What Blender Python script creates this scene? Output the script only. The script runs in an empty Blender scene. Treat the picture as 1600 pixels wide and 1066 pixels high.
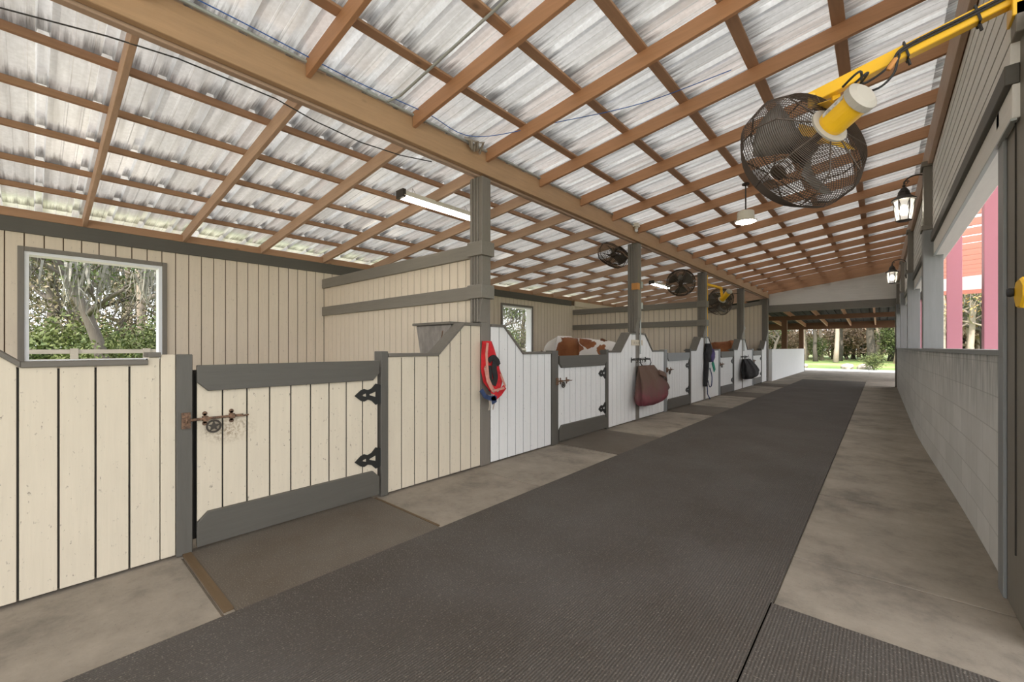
import bpy, math, random
from mathutils import Vector, Matrix
random.seed(11)
R = math.radians
sc = bpy.context.scene
col = sc.collection

# ------------------------------------------------------------ camera
cam_d = bpy.data.cameras.new('camera'); cam = bpy.data.objects.new('camera', cam_d); col.objects.link(cam)
cam_d.sensor_width = 36.0; cam_d.lens = 657.0 / 1600 * 36; cam_d.shift_y = 10.0 / 1600
cam.location = (0, 0, 1.32); cam.rotation_euler = (R(90), 0, R(41.24))
cam_d.clip_start = 0.02; cam_d.clip_end = 600
sc.camera = cam
# ------------------------------------------------------------ world and exposure
sc.view_settings.view_transform = 'Standard'; sc.view_settings.look = 'None'
sc.view_settings.gamma = 1.0; sc.view_settings.use_curve_mapping = False
sc.view_settings.exposure = 0.42
w = bpy.data.worlds.new('world'); sc.world = w; w.use_nodes = True
wn = w.node_tree.nodes; bg = wn['Background']
bg.inputs[0].default_value = (0.92, 0.95, 1.0, 1); bg.inputs[1].default_value = 2.6
# ------------------------------------------------------------ sun
sd = bpy.data.lights.new('sun', 'SUN'); sun = bpy.data.objects.new('sun', sd); col.objects.link(sun)
sd.energy = 6.0; sd.angle = R(1.0); sd.color = (1.0, 0.93, 0.82)
sun.rotation_euler = Vector((0.22, -0.80, 0.78)).to_track_quat('Z', 'Y').to_euler()

# ------------------------------------------------------------ materials
def mat(name, color, rough=0.7, metal=0.0):
    m = bpy.data.materials.new(name); m.use_nodes = True
    b = m.node_tree.nodes['Principled BSDF']
    b.inputs['Base Color'].default_value = (*color, 1); b.inputs['Roughness'].default_value = rough
    b.inputs['Metallic'].default_value = metal
    return m
def N(m, t, **kw):
    n = m.node_tree.nodes.new(t)
    for k, v in kw.items(): setattr(n, k, v)
    return n
def L(m, a, b): m.node_tree.links.new(a, b)
def coords(m, scale=(1, 1, 1), kind='Object'):
    tc = N(m, 'ShaderNodeTexCoord'); mp = N(m, 'ShaderNodeMapping')
    mp.inputs['Scale'].default_value = scale; L(m, tc.outputs[kind], mp.inputs['Vector']); return mp.outputs[0]
def noise(m, vec, scale, detail=4, rough=0.6):
    n = N(m, 'ShaderNodeTexNoise'); n.inputs['Scale'].default_value = scale; n.inputs['Detail'].default_value = detail
    n.inputs['Roughness'].default_value = rough; L(m, vec, n.inputs['Vector']); return n.outputs['Fac']
def ramp(m, fac, stops):
    r = N(m, 'ShaderNodeValToRGB'); e = r.color_ramp.elements
    while len(e) < len(stops): e.new(0.5)
    for i, (p, c) in enumerate(stops):
        e[i].position = p; e[i].color = (c[0], c[1], c[2], 1) if isinstance(c, tuple) else (c, c, c, 1)
    L(m, fac, r.inputs[0]); return r.outputs[0]
def mix(m, fac, a, b, mode='MIX'):
    n = N(m, 'ShaderNodeMix', data_type='RGBA', blend_type=mode)
    for s, v in ((n.inputs[0], fac), (n.inputs[6], a), (n.inputs[7], b)):
        if hasattr(v, 'links'): L(m, v, s)
        elif isinstance(v, tuple): s.default_value = (*v, 1)
        else: s.default_value = v
    return n.outputs[2]
def bump(m, fac, strength=0.3, dist=0.01):
    b = N(m, 'ShaderNodeBump'); b.inputs['Strength'].default_value = strength; b.inputs['Distance'].default_value = dist
    L(m, fac, b.inputs['Height']); L(m, b.outputs[0], m.node_tree.nodes['Principled BSDF'].inputs['Normal'])
def basecol(m, c): L(m, c, m.node_tree.nodes['Principled BSDF'].inputs['Base Color'])

def wood(name, c, grain='Z', dirt=0.5, rough=0.7, var=0.18, speck=(0.16, 0.13, 0.10), knots=False):
    m = mat(name, c, rough)
    s = {'X': (1, 14, 14), 'Y': (14, 1, 14), 'Z': (14, 14, 1)}[grain]
    g = noise(m, coords(m, s), 3.0, 5)
    big = noise(m, coords(m), 2.1, 4)
    a = tuple(x * (1 - var) for x in c); b = tuple(min(1, x * (1 + var * 0.6)) for x in c)
    cc = ramp(m, g, [(0.3, a), (0.7, b)])
    cc = mix(m, 0.5, cc, ramp(m, big, [(0.35, tuple(x * (1 - var * .7) for x in c)), (0.65, c)]))
    if dirt:
        sp = noise(m, coords(m, {'X': (.5, 1, 1), 'Y': (1, .5, 1), 'Z': (1, 1, .5)}[grain]), 42.0, 3, 0.8)
        f = ramp(m, sp, [(0.63, 0.0), (0.72, dirt)])
        cc = mix(m, f, cc, speck)
    if knots:
        v = N(m, 'ShaderNodeTexVoronoi'); v.inputs['Scale'].default_value = 2.2; L(m, coords(m, {'X': (.6, 1, 1), 'Y': (1, .6, 1), 'Z': (1, 1, .6)}[grain]), v.inputs['Vector'])
        cc = mix(m, ramp(m, v.outputs['Distance'], [(0.02, 0.7), (0.06, 0.0)]), cc, tuple(x * .35 for x in c))
    basecol(m, cc); bump(m, g, 0.25, 0.004)
    return m
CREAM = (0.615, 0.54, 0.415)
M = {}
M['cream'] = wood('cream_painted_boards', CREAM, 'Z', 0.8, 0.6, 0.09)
M['cool_lit_b'] = wood('boards_in_cool_light', (0.76, 0.755, 0.73), 'Z', 0.7, 0.6, 0.07, (0.25, 0.24, 0.23))  # same boards as the cream ones, cool light put into the colour
def gate_stained():
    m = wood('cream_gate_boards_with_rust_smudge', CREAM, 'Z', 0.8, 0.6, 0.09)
    b = m.node_tree.nodes['Principled BSDF']; old = b.inputs['Base Color'].links[0].from_socket
    tc = N(m, 'ShaderNodeTexCoord'); mp = N(m, 'ShaderNodeMapping'); mp.inputs['Location'].default_value = (0, -.17, -.76); mp.inputs['Scale'].default_value = (0, 5.2, 8.5); mp.vector_type = 'POINT'
    mp.inputs['Location'].default_value = (0, -.19 * 5.2, -.765 * 8.5); L(m, tc.outputs['Object'], mp.inputs['Vector'])
    ln = N(m, 'ShaderNodeVectorMath', operation='LENGTH'); L(m, mp.outputs[0], ln.inputs[0])
    n_ = noise(m, coords(m), 55, 5, .8)
    mu = N(m, 'ShaderNodeMath', operation='MULTIPLY'); L(m, ramp(m, n_, [(0.46, 0.0), (0.60, 1.0)]), mu.inputs[0]); L(m, ramp(m, ln.outputs['Value'], [(0.15, .8), (0.95, 0.0)]), mu.inputs[1])
    L(m, mix(m, mu.outputs[0], old, (0.17, 0.10, 0.04)), b.inputs['Base Color']); return m
M['cream_gate'] = gate_stained()
M['cream_back'] = wood('beige_painted_boards', (0.70, 0.605, 0.475), 'Z', 0.4, 0.65, 0.08)
M['white_siding'] = wood('white_lap_siding', (0.74, 0.71, 0.66), 'Y', 0.12, 0.6, 0.08)
M['white_siding_x'] = wood('white_end_siding', (0.74, 0.70, 0.64), 'X', 0.1, 0.6, 0.08)
M['grey'] = wood('grey_painted_wood', (0.185, 0.165, 0.135), 'Z', 0.3, 0.55, 0.15, (0.06, 0.05, 0.045))
M['grey_d'] = wood('dark_grey_painted_wood', (0.098, 0.09, 0.074), 'Z', 0.3, 0.55, 0.2, (0.05, 0.045, 0.04))
M['grey_x'] = wood('grey_painted_rail', (0.20, 0.18, 0.148), 'X', 0.3, 0.55, 0.15, (0.06, 0.05, 0.045))
M['grey_y'] = wood('grey_painted_board', (0.092, 0.084, 0.068), 'Y', 0.3, 0.55, 0.15, (0.05, 0.045, 0.04))
M['grey_light'] = wood('pale_grey_paint', (0.22, 0.225, 0.22), 'Z', 0.2, 0.5, 0.12, (0.1, 0.1, 0.1))
M['capwood'] = wood('weathered_cap_wood', (0.15, 0.135, 0.11), 'Y', 0.4, 0.7, 0.25)
M['brownback'] = mat('brown_gap_backing', (0.13, 0.085, 0.05), 0.9)
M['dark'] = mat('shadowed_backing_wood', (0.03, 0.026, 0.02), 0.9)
M['rafter'] = wood('red_brown_rafter_wood', (0.44, 0.225, 0.112), 'X', 0.12, 0.6, 0.2, (0.16, 0.07, 0.035), True)
M['rafter_l'] = wood('pinkish_weathered_rafter_wood', (0.52, 0.34, 0.225), 'X', 0.12, 0.65, 0.2, (0.2, 0.1, 0.06), True)
M['purlin'] = wood('brown_purlin_wood', (0.43, 0.245, 0.14), 'Y', 0.15, 0.65, 0.22, (0.14, 0.07, 0.04), True)
M['beam'] = wood('tan_brown_beam_wood', (0.44, 0.275, 0.15), 'Y', 0.15, 0.65, 0.2, (0.16, 0.09, 0.05), True)
M['ledger'] = wood('pale_ledger_wood', (0.45, 0.31, 0.22), 'Y', 0.2, 0.65, 0.2, (0.18, 0.1, 0.07))
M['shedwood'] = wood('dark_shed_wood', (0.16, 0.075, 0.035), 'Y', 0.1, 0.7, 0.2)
M['black'] = mat('black_iron', (0.025, 0.025, 0.022), 0.5, 0.4)
M['rubber'] = mat('black_rubber', (0.02, 0.02, 0.02), 0.6)
def rust():
    m = mat('rusty_steel', (0.16, 0.09, 0.05), 0.75, 0.3)
    basecol(m, ramp(m, noise(m, coords(m), 60, 4), [(0.35, (0.07, 0.045, 0.03)), (0.65, (0.26, 0.15, 0.09))])); return m
M['rust'] = rust()
def metal_roof(name, TR, x0, pitch):
    m = mat(name, (0.80, 0.80, 0.80), 0.30, 0.55)
    a = noise(m, coords(m, (.35, 5, 1)), 2.2, 4, 0.55); b = noise(m, coords(m), 30, 3)
    c = ramp(m, a, [(0.32, (0.62, 0.61, 0.59)), (0.5, (0.80, 0.80, 0.79)), (0.68, (0.93, 0.93, 0.92))])
    c = mix(m, ramp(m, b, [(0.4, 0.22), (0.62, 0.0)]), c, (0.50, 0.49, 0.46))
    # water staining that has run down to every purlin
    tc = N(m, 'ShaderNodeTexCoord'); sp = N(m, 'ShaderNodeSeparateXYZ'); L(m, tc.outputs['Object'], sp.inputs[0])
    ma = N(m, 'ShaderNodeMath', operation='MULTIPLY_ADD'); L(m, sp.outputs['X'], ma.inputs[0]); ma.inputs[1].default_value = 1 / pitch; ma.inputs[2].default_value = -x0 / pitch + 40
    fr = N(m, 'ShaderNodeMath', operation='FRACT'); L(m, ma.outputs[0], fr.inputs[0])
    g = noise(m, coords(m, (.25, 6, 1)), 3.2, 5, .65)
    su = N(m, 'ShaderNodeMath', operation='SUBTRACT'); L(m, g, su.inputs[0]); L(m, fr.outputs[0], su.inputs[1])
    f = ramp(m, su.outputs[0], [(0.22, 0.0), (0.46, 0.85)])
    c = mix(m, f, c, (0.17, 0.16, 0.15))
    basecol(m, c)
    tr = N(m, 'ShaderNodeBsdfTranslucent'); L(m, c, tr.inputs[0]); mx = N(m, 'ShaderNodeMixShader'); mx.inputs[0].default_value = TR  # translucency added so daylight glows through the metal and fills the interior
    L(m, m.node_tree.nodes['Principled BSDF'].outputs[0], mx.inputs[1]); L(m, tr.outputs[0], mx.inputs[2]); L(m, mx.outputs[0], m.node_tree.nodes['Material Output'].inputs[0])
    return m
M['metal'] = metal_roof('galvanised_roof_sheet_with_glow', .105, -6.70, .655); M['metal_r'] = metal_roof('galvanised_aisle_sheet_with_glow', .125, -2.75, .63)
M['steel'] = mat('brushed_steel', (0.55, 0.55, 0.54), 0.4, 0.8)
def concrete(name, c, blocks=False):
    m = mat(name, c, 0.85)
    a = noise(m, coords(m), 1.8, 8, 0.72); b = noise(m, coords(m), 55, 3)
    cc = ramp(m, a, [(0.34, tuple(x * .62 for x in c)), (0.5, c), (0.66, tuple(min(1, x * 1.25) for x in c))])
    cc = mix(m, ramp(m, b, [(0.62, 0.0), (0.75, 0.5)]), cc, tuple(x * .45 for x in c))
    basecol(m, cc); bump(m, b, 0.2, 0.003); return m
M['concrete'] = concrete('worn_concrete_floor', (0.255, 0.218, 0.172))
M['dirt'] = concrete('pale_bounce_dirt', (0.36, 0.31, 0.24))
M['pad'] = concrete('pale_outdoor_concrete', (0.46, 0.45, 0.43))
def block():
    m = mat('painted_block_wall', (0.6, 0.6, 0.57), 0.75)
    tc = N(m, 'ShaderNodeTexCoord'); sp = N(m, 'ShaderNodeSeparateXYZ'); L(m, tc.outputs['Object'], sp.inputs[0])
    cb = N(m, 'ShaderNodeCombineXYZ'); L(m, sp.outputs['Y'], cb.inputs['X']); L(m, sp.outputs['Z'], cb.inputs['Y'])
    br = N(m, 'ShaderNodeTexBrick'); L(m, cb.outputs[0], br.inputs['Vector'])
    br.inputs['Scale'].default_value = 1.0; br.inputs['Brick Width'].default_value = 0.42; br.inputs['Row Height'].default_value = 0.205
    br.inputs['Mortar Size'].default_value = 0.006; br.inputs['Mortar Smooth'].default_value = 0.8
    br.inputs['Color1'].default_value = (0.64, 0.625, 0.59, 1); br.inputs['Color2'].default_value = (0.56, 0.55, 0.52, 1)
    br.inputs['Mortar'].default_value = (0.42, 0.41, 0.38, 1)
    # mildew running down from under the cap
    st = noise(m, coords(m, (1, 7, 1.2)), 2.2, 5, 0.65)
    hz = N(m, 'ShaderNodeMapRange'); L(m, sp.outputs['Z'], hz.inputs[0]); hz.inputs[1].default_value = 0.75; hz.inputs[2].default_value = 1.3; hz.inputs[3].default_value = 0.0; hz.inputs[4].default_value = 1.0
    mu = N(m, 'ShaderNodeMath', operation='MULTIPLY'); L(m, ramp(m, st, [(0.38, 0.0), (0.62, 0.9)]), mu.inputs[0]); L(m, hz.outputs[0], mu.inputs[1])
    cc = mix(m, mu.outputs[0], br.outputs['Color'], (0.16, 0.175, 0.16))
    g = noise(m, coords(m), 3.0, 5)
    cc = mix(m, ramp(m, g, [(0.4, 0.28), (0.7, 0.0)]), cc, (0.40, 0.385, 0.34))
    basecol(m, cc); bump(m, br.outputs['Fac'], -0.35, 0.006); return m
M['block'] = block()
M['blockw'] = wood('white_painted_blockwork', (0.76, 0.76, 0.74), 'Y', 0.1, .8, .05)
def carpet(name, c, ribs='X', rs=1.0):
    m = mat(name, c, 0.8)
    sp = noise(m, coords(m), 120, 2, 0.8); a = noise(m, coords(m), 1.1, 5, 0.6)
    wv = N(m, 'ShaderNodeTexWave', wave_type='BANDS', bands_direction=ribs); wv.inputs['Scale'].default_value = 24.0
    wv.inputs['Distortion'].default_value = 0.6; wv.inputs['Detail'].default_value = 1.0; L(m, coords(m), wv.inputs['Vector'])
    cc = ramp(m, a, [(0.3, (c[0] * .80, c[1] * .70, c[2] * .58)), (0.7, tuple(x * 1.3 for x in c))])
    cc = mix(m, ramp(m, wv.outputs['Fac'], [(0.1, 0.45 * rs), (0.6, 0.0)]), cc, tuple(x * .5 for x in c))
    cc = mix(m, ramp(m, sp, [(0.58, 0.0), (0.72, 0.7)]), cc, (0.30, 0.26, 0.21))
    cc = mix(m, ramp(m, sp, [(0.25, 0.6), (0.42, 0.0)]), cc, tuple(x * .45 for x in c))
    basecol(m, cc); bump(m, wv.outputs['Fac'], 0.4 * rs, 0.005); return m
M['carpet'] = carpet('ribbed_runner_carpet', (0.066, 0.058, 0.050))
M['mat'] = carpet('gritty_door_mat', (0.105, 0.090, 0.072), 'Y', .12)
M['stripw'] = wood('brown_threshold_wood', (0.12, 0.075, 0.035), 'X', 0.4)
M['white_frame'] = mat('white_painted_reveal', (0.80, 0.82, 0.83), 0.5)
M['yellow'] = mat('yellow_enamel', (0.86, 0.50, 0.02), 0.35)
def lab():
    m = mat('worn_white_label', (0.62, 0.60, 0.56), 0.6)
    basecol(m, ramp(m, noise(m, coords(m), 45, 4), [(0.4, (0.35, 0.33, 0.3)), (0.55, (0.66, 0.65, 0.62))])); return m
M['label'] = lab(); M['cap'] = mat('dusty_motor_cap', (0.42, 0.39, 0.33), .6)
M['wire'] = mat('dusty_fan_wire', (0.075, 0.055, 0.04), 0.55, 0.5)
M['blade'] = mat('dusty_fan_blade', (0.13, 0.115, 0.095), 0.5, 0.3)
M['pink'] = mat('pink_painted_steel', (0.50, 0.20, 0.25), 0.5)
M['redwood'] = mat('salmon_red_rafter_paint', (0.62, 0.24, 0.17), 0.6)
M['fascia'] = mat('white_fascia_metal', (0.8, 0.8, 0.78), 0.5)
def pale_sheet():
    m = mat('translucent_white_roof_sheet', (0.85, 0.86, 0.87), 0.5)
    tr = N(m, 'ShaderNodeBsdfTranslucent'); tr.inputs[0].default_value = (.85, .88, .92, 1); mx = N(m, 'ShaderNodeMixShader'); mx.inputs[0].default_value = 0.65  # translucency added so cool daylight passes down into the aisle
    L(m, m.node_tree.nodes['Principled BSDF'].outputs[0], mx.inputs[1]); L(m, tr.outputs[0], mx.inputs[2]); L(m, mx.outputs[0], m.node_tree.nodes['Material Output'].inputs[0]); return m
M['sheetw'] = pale_sheet()
def emis(name, c, s):
    m = mat(name, c, 0.5); b = m.node_tree.nodes['Principled BSDF']
    b.inputs['Emission Color'].default_value = (*c, 1); b.inputs['Emission Strength'].default_value = s; return m
M['tube'] = emis('lit_fluorescent_tube', (1.0, 0.93, 0.82), 16)
M['pend'] = emis('lit_pendant_diffuser', (1.0, 0.90, 0.74), 40)
M['lant'] = emis('lit_lantern_bulb', (1.0, 0.95, 0.84), 70)
M['lampwhite'] = mat('cream_lamp_housing', (0.70, 0.66, 0.55), 0.5)
def glass():
    m = mat('seeded_lantern_glass', (0.97, 0.97, 0.94), 0.7); b = m.node_tree.nodes['Principled BSDF']
    b.inputs['Transmission Weight'].default_value = 1.0; b.inputs['IOR'].default_value = 1.1; return m
M['glass'] = glass()
M['bronze'] = mat('aged_bronze', (0.06, 0.05, 0.04), 0.5, 0.5)
M['galv'] = mat('dull_galvanised_conduit', (0.40, 0.42, 0.40), 0.5, 0.3)
M['bluewire'] = mat('blue_wire', (0.03, 0.12, 0.42), 0.5)
M['orange'] = mat('bare_orange_wood', (0.55, 0.25, 0.07), 0.7)
def cloth(name, c, s=9, var=.4):
    m = mat(name, c, 0.9); n_ = noise(m, coords(m), s, 5)
    basecol(m, ramp(m, n_, [(0.3, tuple(x * (1 - var) for x in c)), (0.7, tuple(x * (1 + var) for x in c))])); bump(m, noise(m, coords(m), 60, 2), .3, .004); return m
M['red'] = cloth('red_nylon', (0.55, 0.015, 0.02))
M['pinkweb'] = cloth('faded_pink_webbing', (0.55, 0.26, 0.20), 20, .15)
M['navy'] = cloth('navy_webbing', (0.03, 0.05, 0.12))
M['blackcloth'] = cloth('black_cloth', (0.022, 0.02, 0.02))
M['green'] = cloth('green_webbing', (0.02, 0.25, 0.16))
M['purple'] = cloth('purple_webbing', (0.08, 0.06, 0.16))
M['rope'] = mat('frayed_rope', (0.35, 0.30, 0.24), 0.9)
def maroon():
    m = mat('faded_maroon_canvas', (0.15, 0.04, 0.045), 0.85)
    sp = N(m, 'ShaderNodeTexCoord'); s2 = N(m, 'ShaderNodeSeparateXYZ'); L(m, sp.outputs['Object'], s2.inputs[0])
    n_ = noise(m, coords(m), 5, 4)
    ad = N(m, 'ShaderNodeMath', operation='MULTIPLY_ADD'); L(m, n_, ad.inputs[0]); ad.inputs[1].default_value = 0.5; L(m, s2.outputs['Z'], ad.inputs[2])
    basecol(m, ramp(m, ad.outputs[0], [(0.30, (0.23, 0.04, 0.06)), (0.50, (0.13, 0.055, 0.05)), (0.75, (0.11, 0.065, 0.045))])); return m
M['maroon'] = maroon()
def trough():
    m = mat('scuffed_grey_feeder', (0.22, 0.2, 0.18), 0.6)
    basecol(m, ramp(m, noise(m, coords(m, (1, 1, .4)), 9, 6, .7), [(0.3, (0.15, 0.13, 0.115)), (0.6, (0.26, 0.235, 0.205)), (0.75, (0.36, 0.34, 0.31))])); return m
M['trough'] = trough()
def horse_mat(name, pinto):
    m = mat(name, (0.7, 0.6, 0.5), 0.65)
    brown = ramp(m, noise(m, coords(m), 3, 3), [(0.3, (0.22, 0.065, 0.018)), (0.7, (0.40, 0.15, 0.05))])
    if not pinto: basecol(m, brown); return m
    tc = N(m, 'ShaderNodeTexCoord'); ns = N(m, 'ShaderNodeTexNoise'); ns.inputs['Scale'].default_value = 5.0; ns.inputs['Detail'].default_value = 3; L(m, tc.outputs['Object'], ns.inputs['Vector'])
    ad = N(m, 'ShaderNodeVectorMath', operation='MULTIPLY_ADD'); L(m, ns.outputs['Color'], ad.inputs[0]); ad.inputs[1].default_value = (.34, .34, .34); L(m, tc.outputs['Object'], ad.inputs[2])
    cur = None
    for (c, r) in (((0.86, -.08, 1.45), .33), ((0.80, -.0, 1.75), .2), ((1.32, -.05, 1.60), .16), ((1.72, -.1, 1.42), .17), ((2.05, -.0, 1.35), .15), ((2.5, .1, .9), .35)):
        d = N(m, 'ShaderNodeVectorMath', operation='DISTANCE'); L(m, ad.outputs[0], d.inputs[0]); d.inputs[1].default_value = c
        sb = N(m, 'ShaderNodeMath', operation='SUBTRACT'); sb.inputs[0].default_value = r; L(m, d.outputs['Value'], sb.inputs[1])
        if cur is None: cur = sb.outputs[0]
        else:
            mx = N(m, 'ShaderNodeMath', operation='MAXIMUM'); L(m, cur, mx.inputs[0]); L(m, sb.outputs[0], mx.inputs[1]); cur = mx.outputs[0]
    f = ramp(m, cur, [(0.0, 0.0), (0.012, 1.0)])
    basecol(m, mix(m, f, (0.90, 0.85, 0.79), brown)); return m
M['pinto'] = horse_mat('brown_and_white_coat', True)
M['chestnut'] = horse_mat('chestnut_coat', False)
M['mane'] = mat('brown_mane_hair', (0.16, 0.06, 0.025), 0.8)
def leafm(name, a, b, s=1.2):
    m = mat(name, a, 0.7); n_ = noise(m, coords(m), s, 4); n2 = noise(m, coords(m), 14, 2)
    c = ramp(m, n_, [(0.35, a), (0.65, b)]); c = mix(m, ramp(m, n2, [(0.3, 0.5), (0.6, 0.0)]), c, tuple(x * .4 for x in a)); basecol(m, c)
    return m
M['leaf_oak'] = leafm('oak_leaves', (0.05, 0.085, 0.025), (0.16, 0.19, 0.06))
M['leaf_lime'] = leafm('bright_green_leaves', (0.05, 0.085, 0.018), (0.17, 0.19, 0.055))
M['leaf_dry'] = leafm('dry_brown_leaves', (0.30, 0.20, 0.12), (0.42, 0.33, 0.24))
M['leaf_orange'] = leafm('orange_autumn_leaves', (0.42, 0.22, 0.07), (0.5, 0.36, 0.14))
M['leaf_thick'] = leafm('tangled_grey_green_leaves', (0.10, 0.10, 0.05), (0.26, 0.21, 0.13))
M['moss'] = leafm('hanging_grey_moss', (0.13, 0.125, 0.105), (0.24, 0.23, 0.195))
M['bark'] = wood('grey_bark', (0.10, 0.085, 0.07), 'Z', 0.6, 0.9, 0.5)
M['bark_pale'] = wood('pale_bark', (0.40, 0.33, 0.27), 'Z', 0.5, 0.9, 0.35)
def grassm():
    m = mat('lawn_ground', (0.12, 0.18, 0.05), 0.95)
    a = noise(m, coords(m), 0.16, 5); b = noise(m, coords(m), 9, 4)
    c = ramp(m, a, [(0.35, (0.10, 0.19, 0.035)), (0.52, (0.2, 0.26, 0.07)), (0.68, (0.40, 0.34, 0.19))])
    c = mix(m, ramp(m, b, [(0.3, 0.5), (0.6, 0.0)]), c, (0.06, 0.07, 0.025)); basecol(m, c); return m
M['lawn'] = grassm()
M['stone'] = concrete('pale_field_stone', (0.42, 0.36, 0.31))
M['fencew'] = wood('grey_fence_wood', (0.22, 0.19, 0.165), 'Y', 0.3, 0.85, 0.3)
M['skin_dark'] = mat('dark_bucket', (0.02, 0.018, 0.016), 0.6)

# ------------------------------------------------------------ mesh builder
def smooth(pts, n=6):
    P = [Vector(p) for p in pts]; out = []
    for i in range(len(P) - 1):
        p0, p1, p2, p3 = P[max(0, i - 1)], P[i], P[i + 1], P[min(len(P) - 1, i + 2)]
        for k in range(n):
            t = k / n; out.append(.5 * ((2 * p1) + (p2 - p0) * t + (2 * p0 - 5 * p1 + 4 * p2 - p3) * t * t + (3 * p1 - p0 - 3 * p2 + p3) * t ** 3))
    return out + [P[-1]]
class MB:
    def __init__(s): s.v = []; s.f = []
    def add(s, vs, fs):
        n = len(s.v); s.v += [tuple(p) for p in vs]; s.f += [tuple(i + n for i in f) for f in fs]; return s
    def box(s, x0, x1, y0, y1, z0, z1):
        return s.add([(x0, y0, z0), (x1, y0, z0), (x1, y1, z0), (x0, y1, z0), (x0, y0, z1), (x1, y0, z1), (x1, y1, z1), (x0, y1, z1)],
                     [(0, 3, 2, 1), (4, 5, 6, 7), (0, 1, 5, 4), (1, 2, 6, 5), (2, 3, 7, 6), (3, 0, 4, 7)])
    def prism(s, pts, axis, t0, t1):
        """2D polygon extruded along an axis: X -> pts are (y,z); Y -> pts are (x,z); Z -> pts are (x,y)"""
        f = {'X': lambda a, b, t: (t, a, b), 'Y': lambda a, b, t: (a, t, b), 'Z': lambda a, b, t: (a, b, t)}[axis]
        n = len(pts); vs = [f(a, b, t0) for a, b in pts] + [f(a, b, t1) for a, b in pts]
        fs = [tuple(range(n))[::-1], tuple(range(n, 2 * n))] + [(i, (i + 1) % n, n + (i + 1) % n, n + i) for i in range(n)]
        return s.add(vs, fs)
    def tube(s, pts, r, seg=6, closed=False):
        pts = [Vector(p) for p in pts]; n = len(pts); rs = r if isinstance(r, (list, tuple)) else [r] * n
        up = None; base = len(s.v); 
        for i, p in enumerate(pts):
            if closed: t = pts[(i + 1) % n] - pts[i - 1]
            else: t = pts[min(i + 1, n - 1)] - pts[max(i - 1, 0)]
            if t.length < 1e-9: t = Vector((0, 0, 1))
            t.normalize()
            if up is None:
                up = Vector((0, 0, 1)) if abs(t.z) < 0.9 else Vector((1, 0, 0))
            a = t.cross(up)
            if a.length < 1e-6: a = t.cross(Vector((1, 0.1, 0)))
            a.normalize(); b = t.cross(a).normalized(); up = -b if False else a.cross(t)
            for k in range(seg):
                q = 2 * math.pi * k / seg; s.v.append(tuple(p + (a * math.cos(q) + b * math.sin(q)) * rs[i]))
        m = n if closed else n - 1
        for i in range(m):
            j = (i + 1) % n
            for k in range(seg):
                l = (k + 1) % seg; s.f.append((base + i * seg + k, base + i * seg + l, base + j * seg + l, base + j * seg + k))
        if not closed:
            s.f.append(tuple(base + k for k in range(seg))[::-1]); s.f.append(tuple(base + (n - 1) * seg + k for k in range(seg)))
        return s
    def ribbon(s, pts, wdt, thick, nrm):
        """flat strap following pts; nrm is the direction the strap faces"""
        pts = [Vector(p) for p in pts]; n = len(pts); base = len(s.v); nrm = Vector(nrm).normalized()
        for i, p in enumerate(pts):
            t = (pts[min(i + 1, n - 1)] - pts[max(i - 1, 0)]).normalized(); a = t.cross(nrm)
            a = a.normalized() * wdt / 2 if a.length > 1e-6 else Vector((0, 0, wdt / 2)); b = nrm * thick / 2
            for q in (a + b, a - b, -a - b, -a + b): s.v.append(tuple(p + q))
        for i in range(n - 1):
            for k in range(4):
                l = (k + 1) % 4; s.f.append((base + i * 4 + k, base + i * 4 + l, base + i * 4 + 4 + l, base + i * 4 + 4 + k))
        s.f.append((base, base + 1, base + 2, base + 3)); e = base + (n - 1) * 4; s.f.append((e + 3, e + 2, e + 1, e)); return s
    def lathe(s, prof, seg=24, c=(0, 0, 0), axis=None):
        base = len(s.v); n = len(prof)
        Q = Vector(axis).to_track_quat('Z', 'Y').to_matrix() if axis else None
        for (r, z) in prof:
            for k in range(seg):
                a = 2 * math.pi * k / seg; p = Vector((r * math.cos(a), r * math.sin(a), z))
                if Q: p = Q @ p
                s.v.append(tuple(p + Vector(c)))
        for i in range(n - 1):
            for k in range(seg):
                l = (k + 1) % seg; s.f.append((base + i * seg + k, base + i * seg + l, base + (i + 1) * seg + l, base + (i + 1) * seg + k))
        if prof[0][0] > 1e-6: s.f.append(tuple(base + k for k in range(seg))[::-1])
        if prof[-1][0] > 1e-6: s.f.append(tuple(base + (n - 1) * seg + k for k in range(seg)))
        return s
    def build(s, name, m, parent=None, bevel=0.0, smooth=False, loc=None):
        me = bpy.data.meshes.new(name); o = bpy.data.objects.new(name, me)
        off = Vector(loc) if loc is not None else (Vector(parent['_o']) if parent and '_o' in parent else Vector((0, 0, 0)))
        me.from_pydata([tuple(Vector(p) - off) for p in s.v], [], s.f); me.update()
        import bmesh
        bm = bmesh.new(); bm.from_mesh(me); bmesh.ops.recalc_face_normals(bm, faces=bm.faces); bm.to_mesh(me); bm.free()
        me.materials.append(m); col.objects.link(o)
        if smooth:
            for p in me.polygons: p.use_smooth = True
        if bevel:
            b = o.modifiers.new('bevel', 'BEVEL'); b.width = bevel; b.segments = 1; b.limit_method = 'ANGLE'; b.angle_limit = R(50)
        if parent: o.parent = parent
        elif loc is not None: o.location = loc
        o['_o'] = tuple(off)
        return o
def tag(o, label, cat, group=None, kind=None):
    if label: o['label'] = label
    if cat: o['category'] = cat
    if group: o['group'] = group
    if kind: o['kind'] = kind
    return o
def thing(name, loc, label, cat, group=None):
    o = bpy.data.objects.new(name, None); col.objects.link(o); o.location = loc; o['_o'] = tuple(loc); o.empty_display_size = .1
    return tag(o, label, cat, group)
def struct(mb, name, m, **k):
    o = mb.build(name, m, **k); o['kind'] = 'structure'; return o
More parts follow.
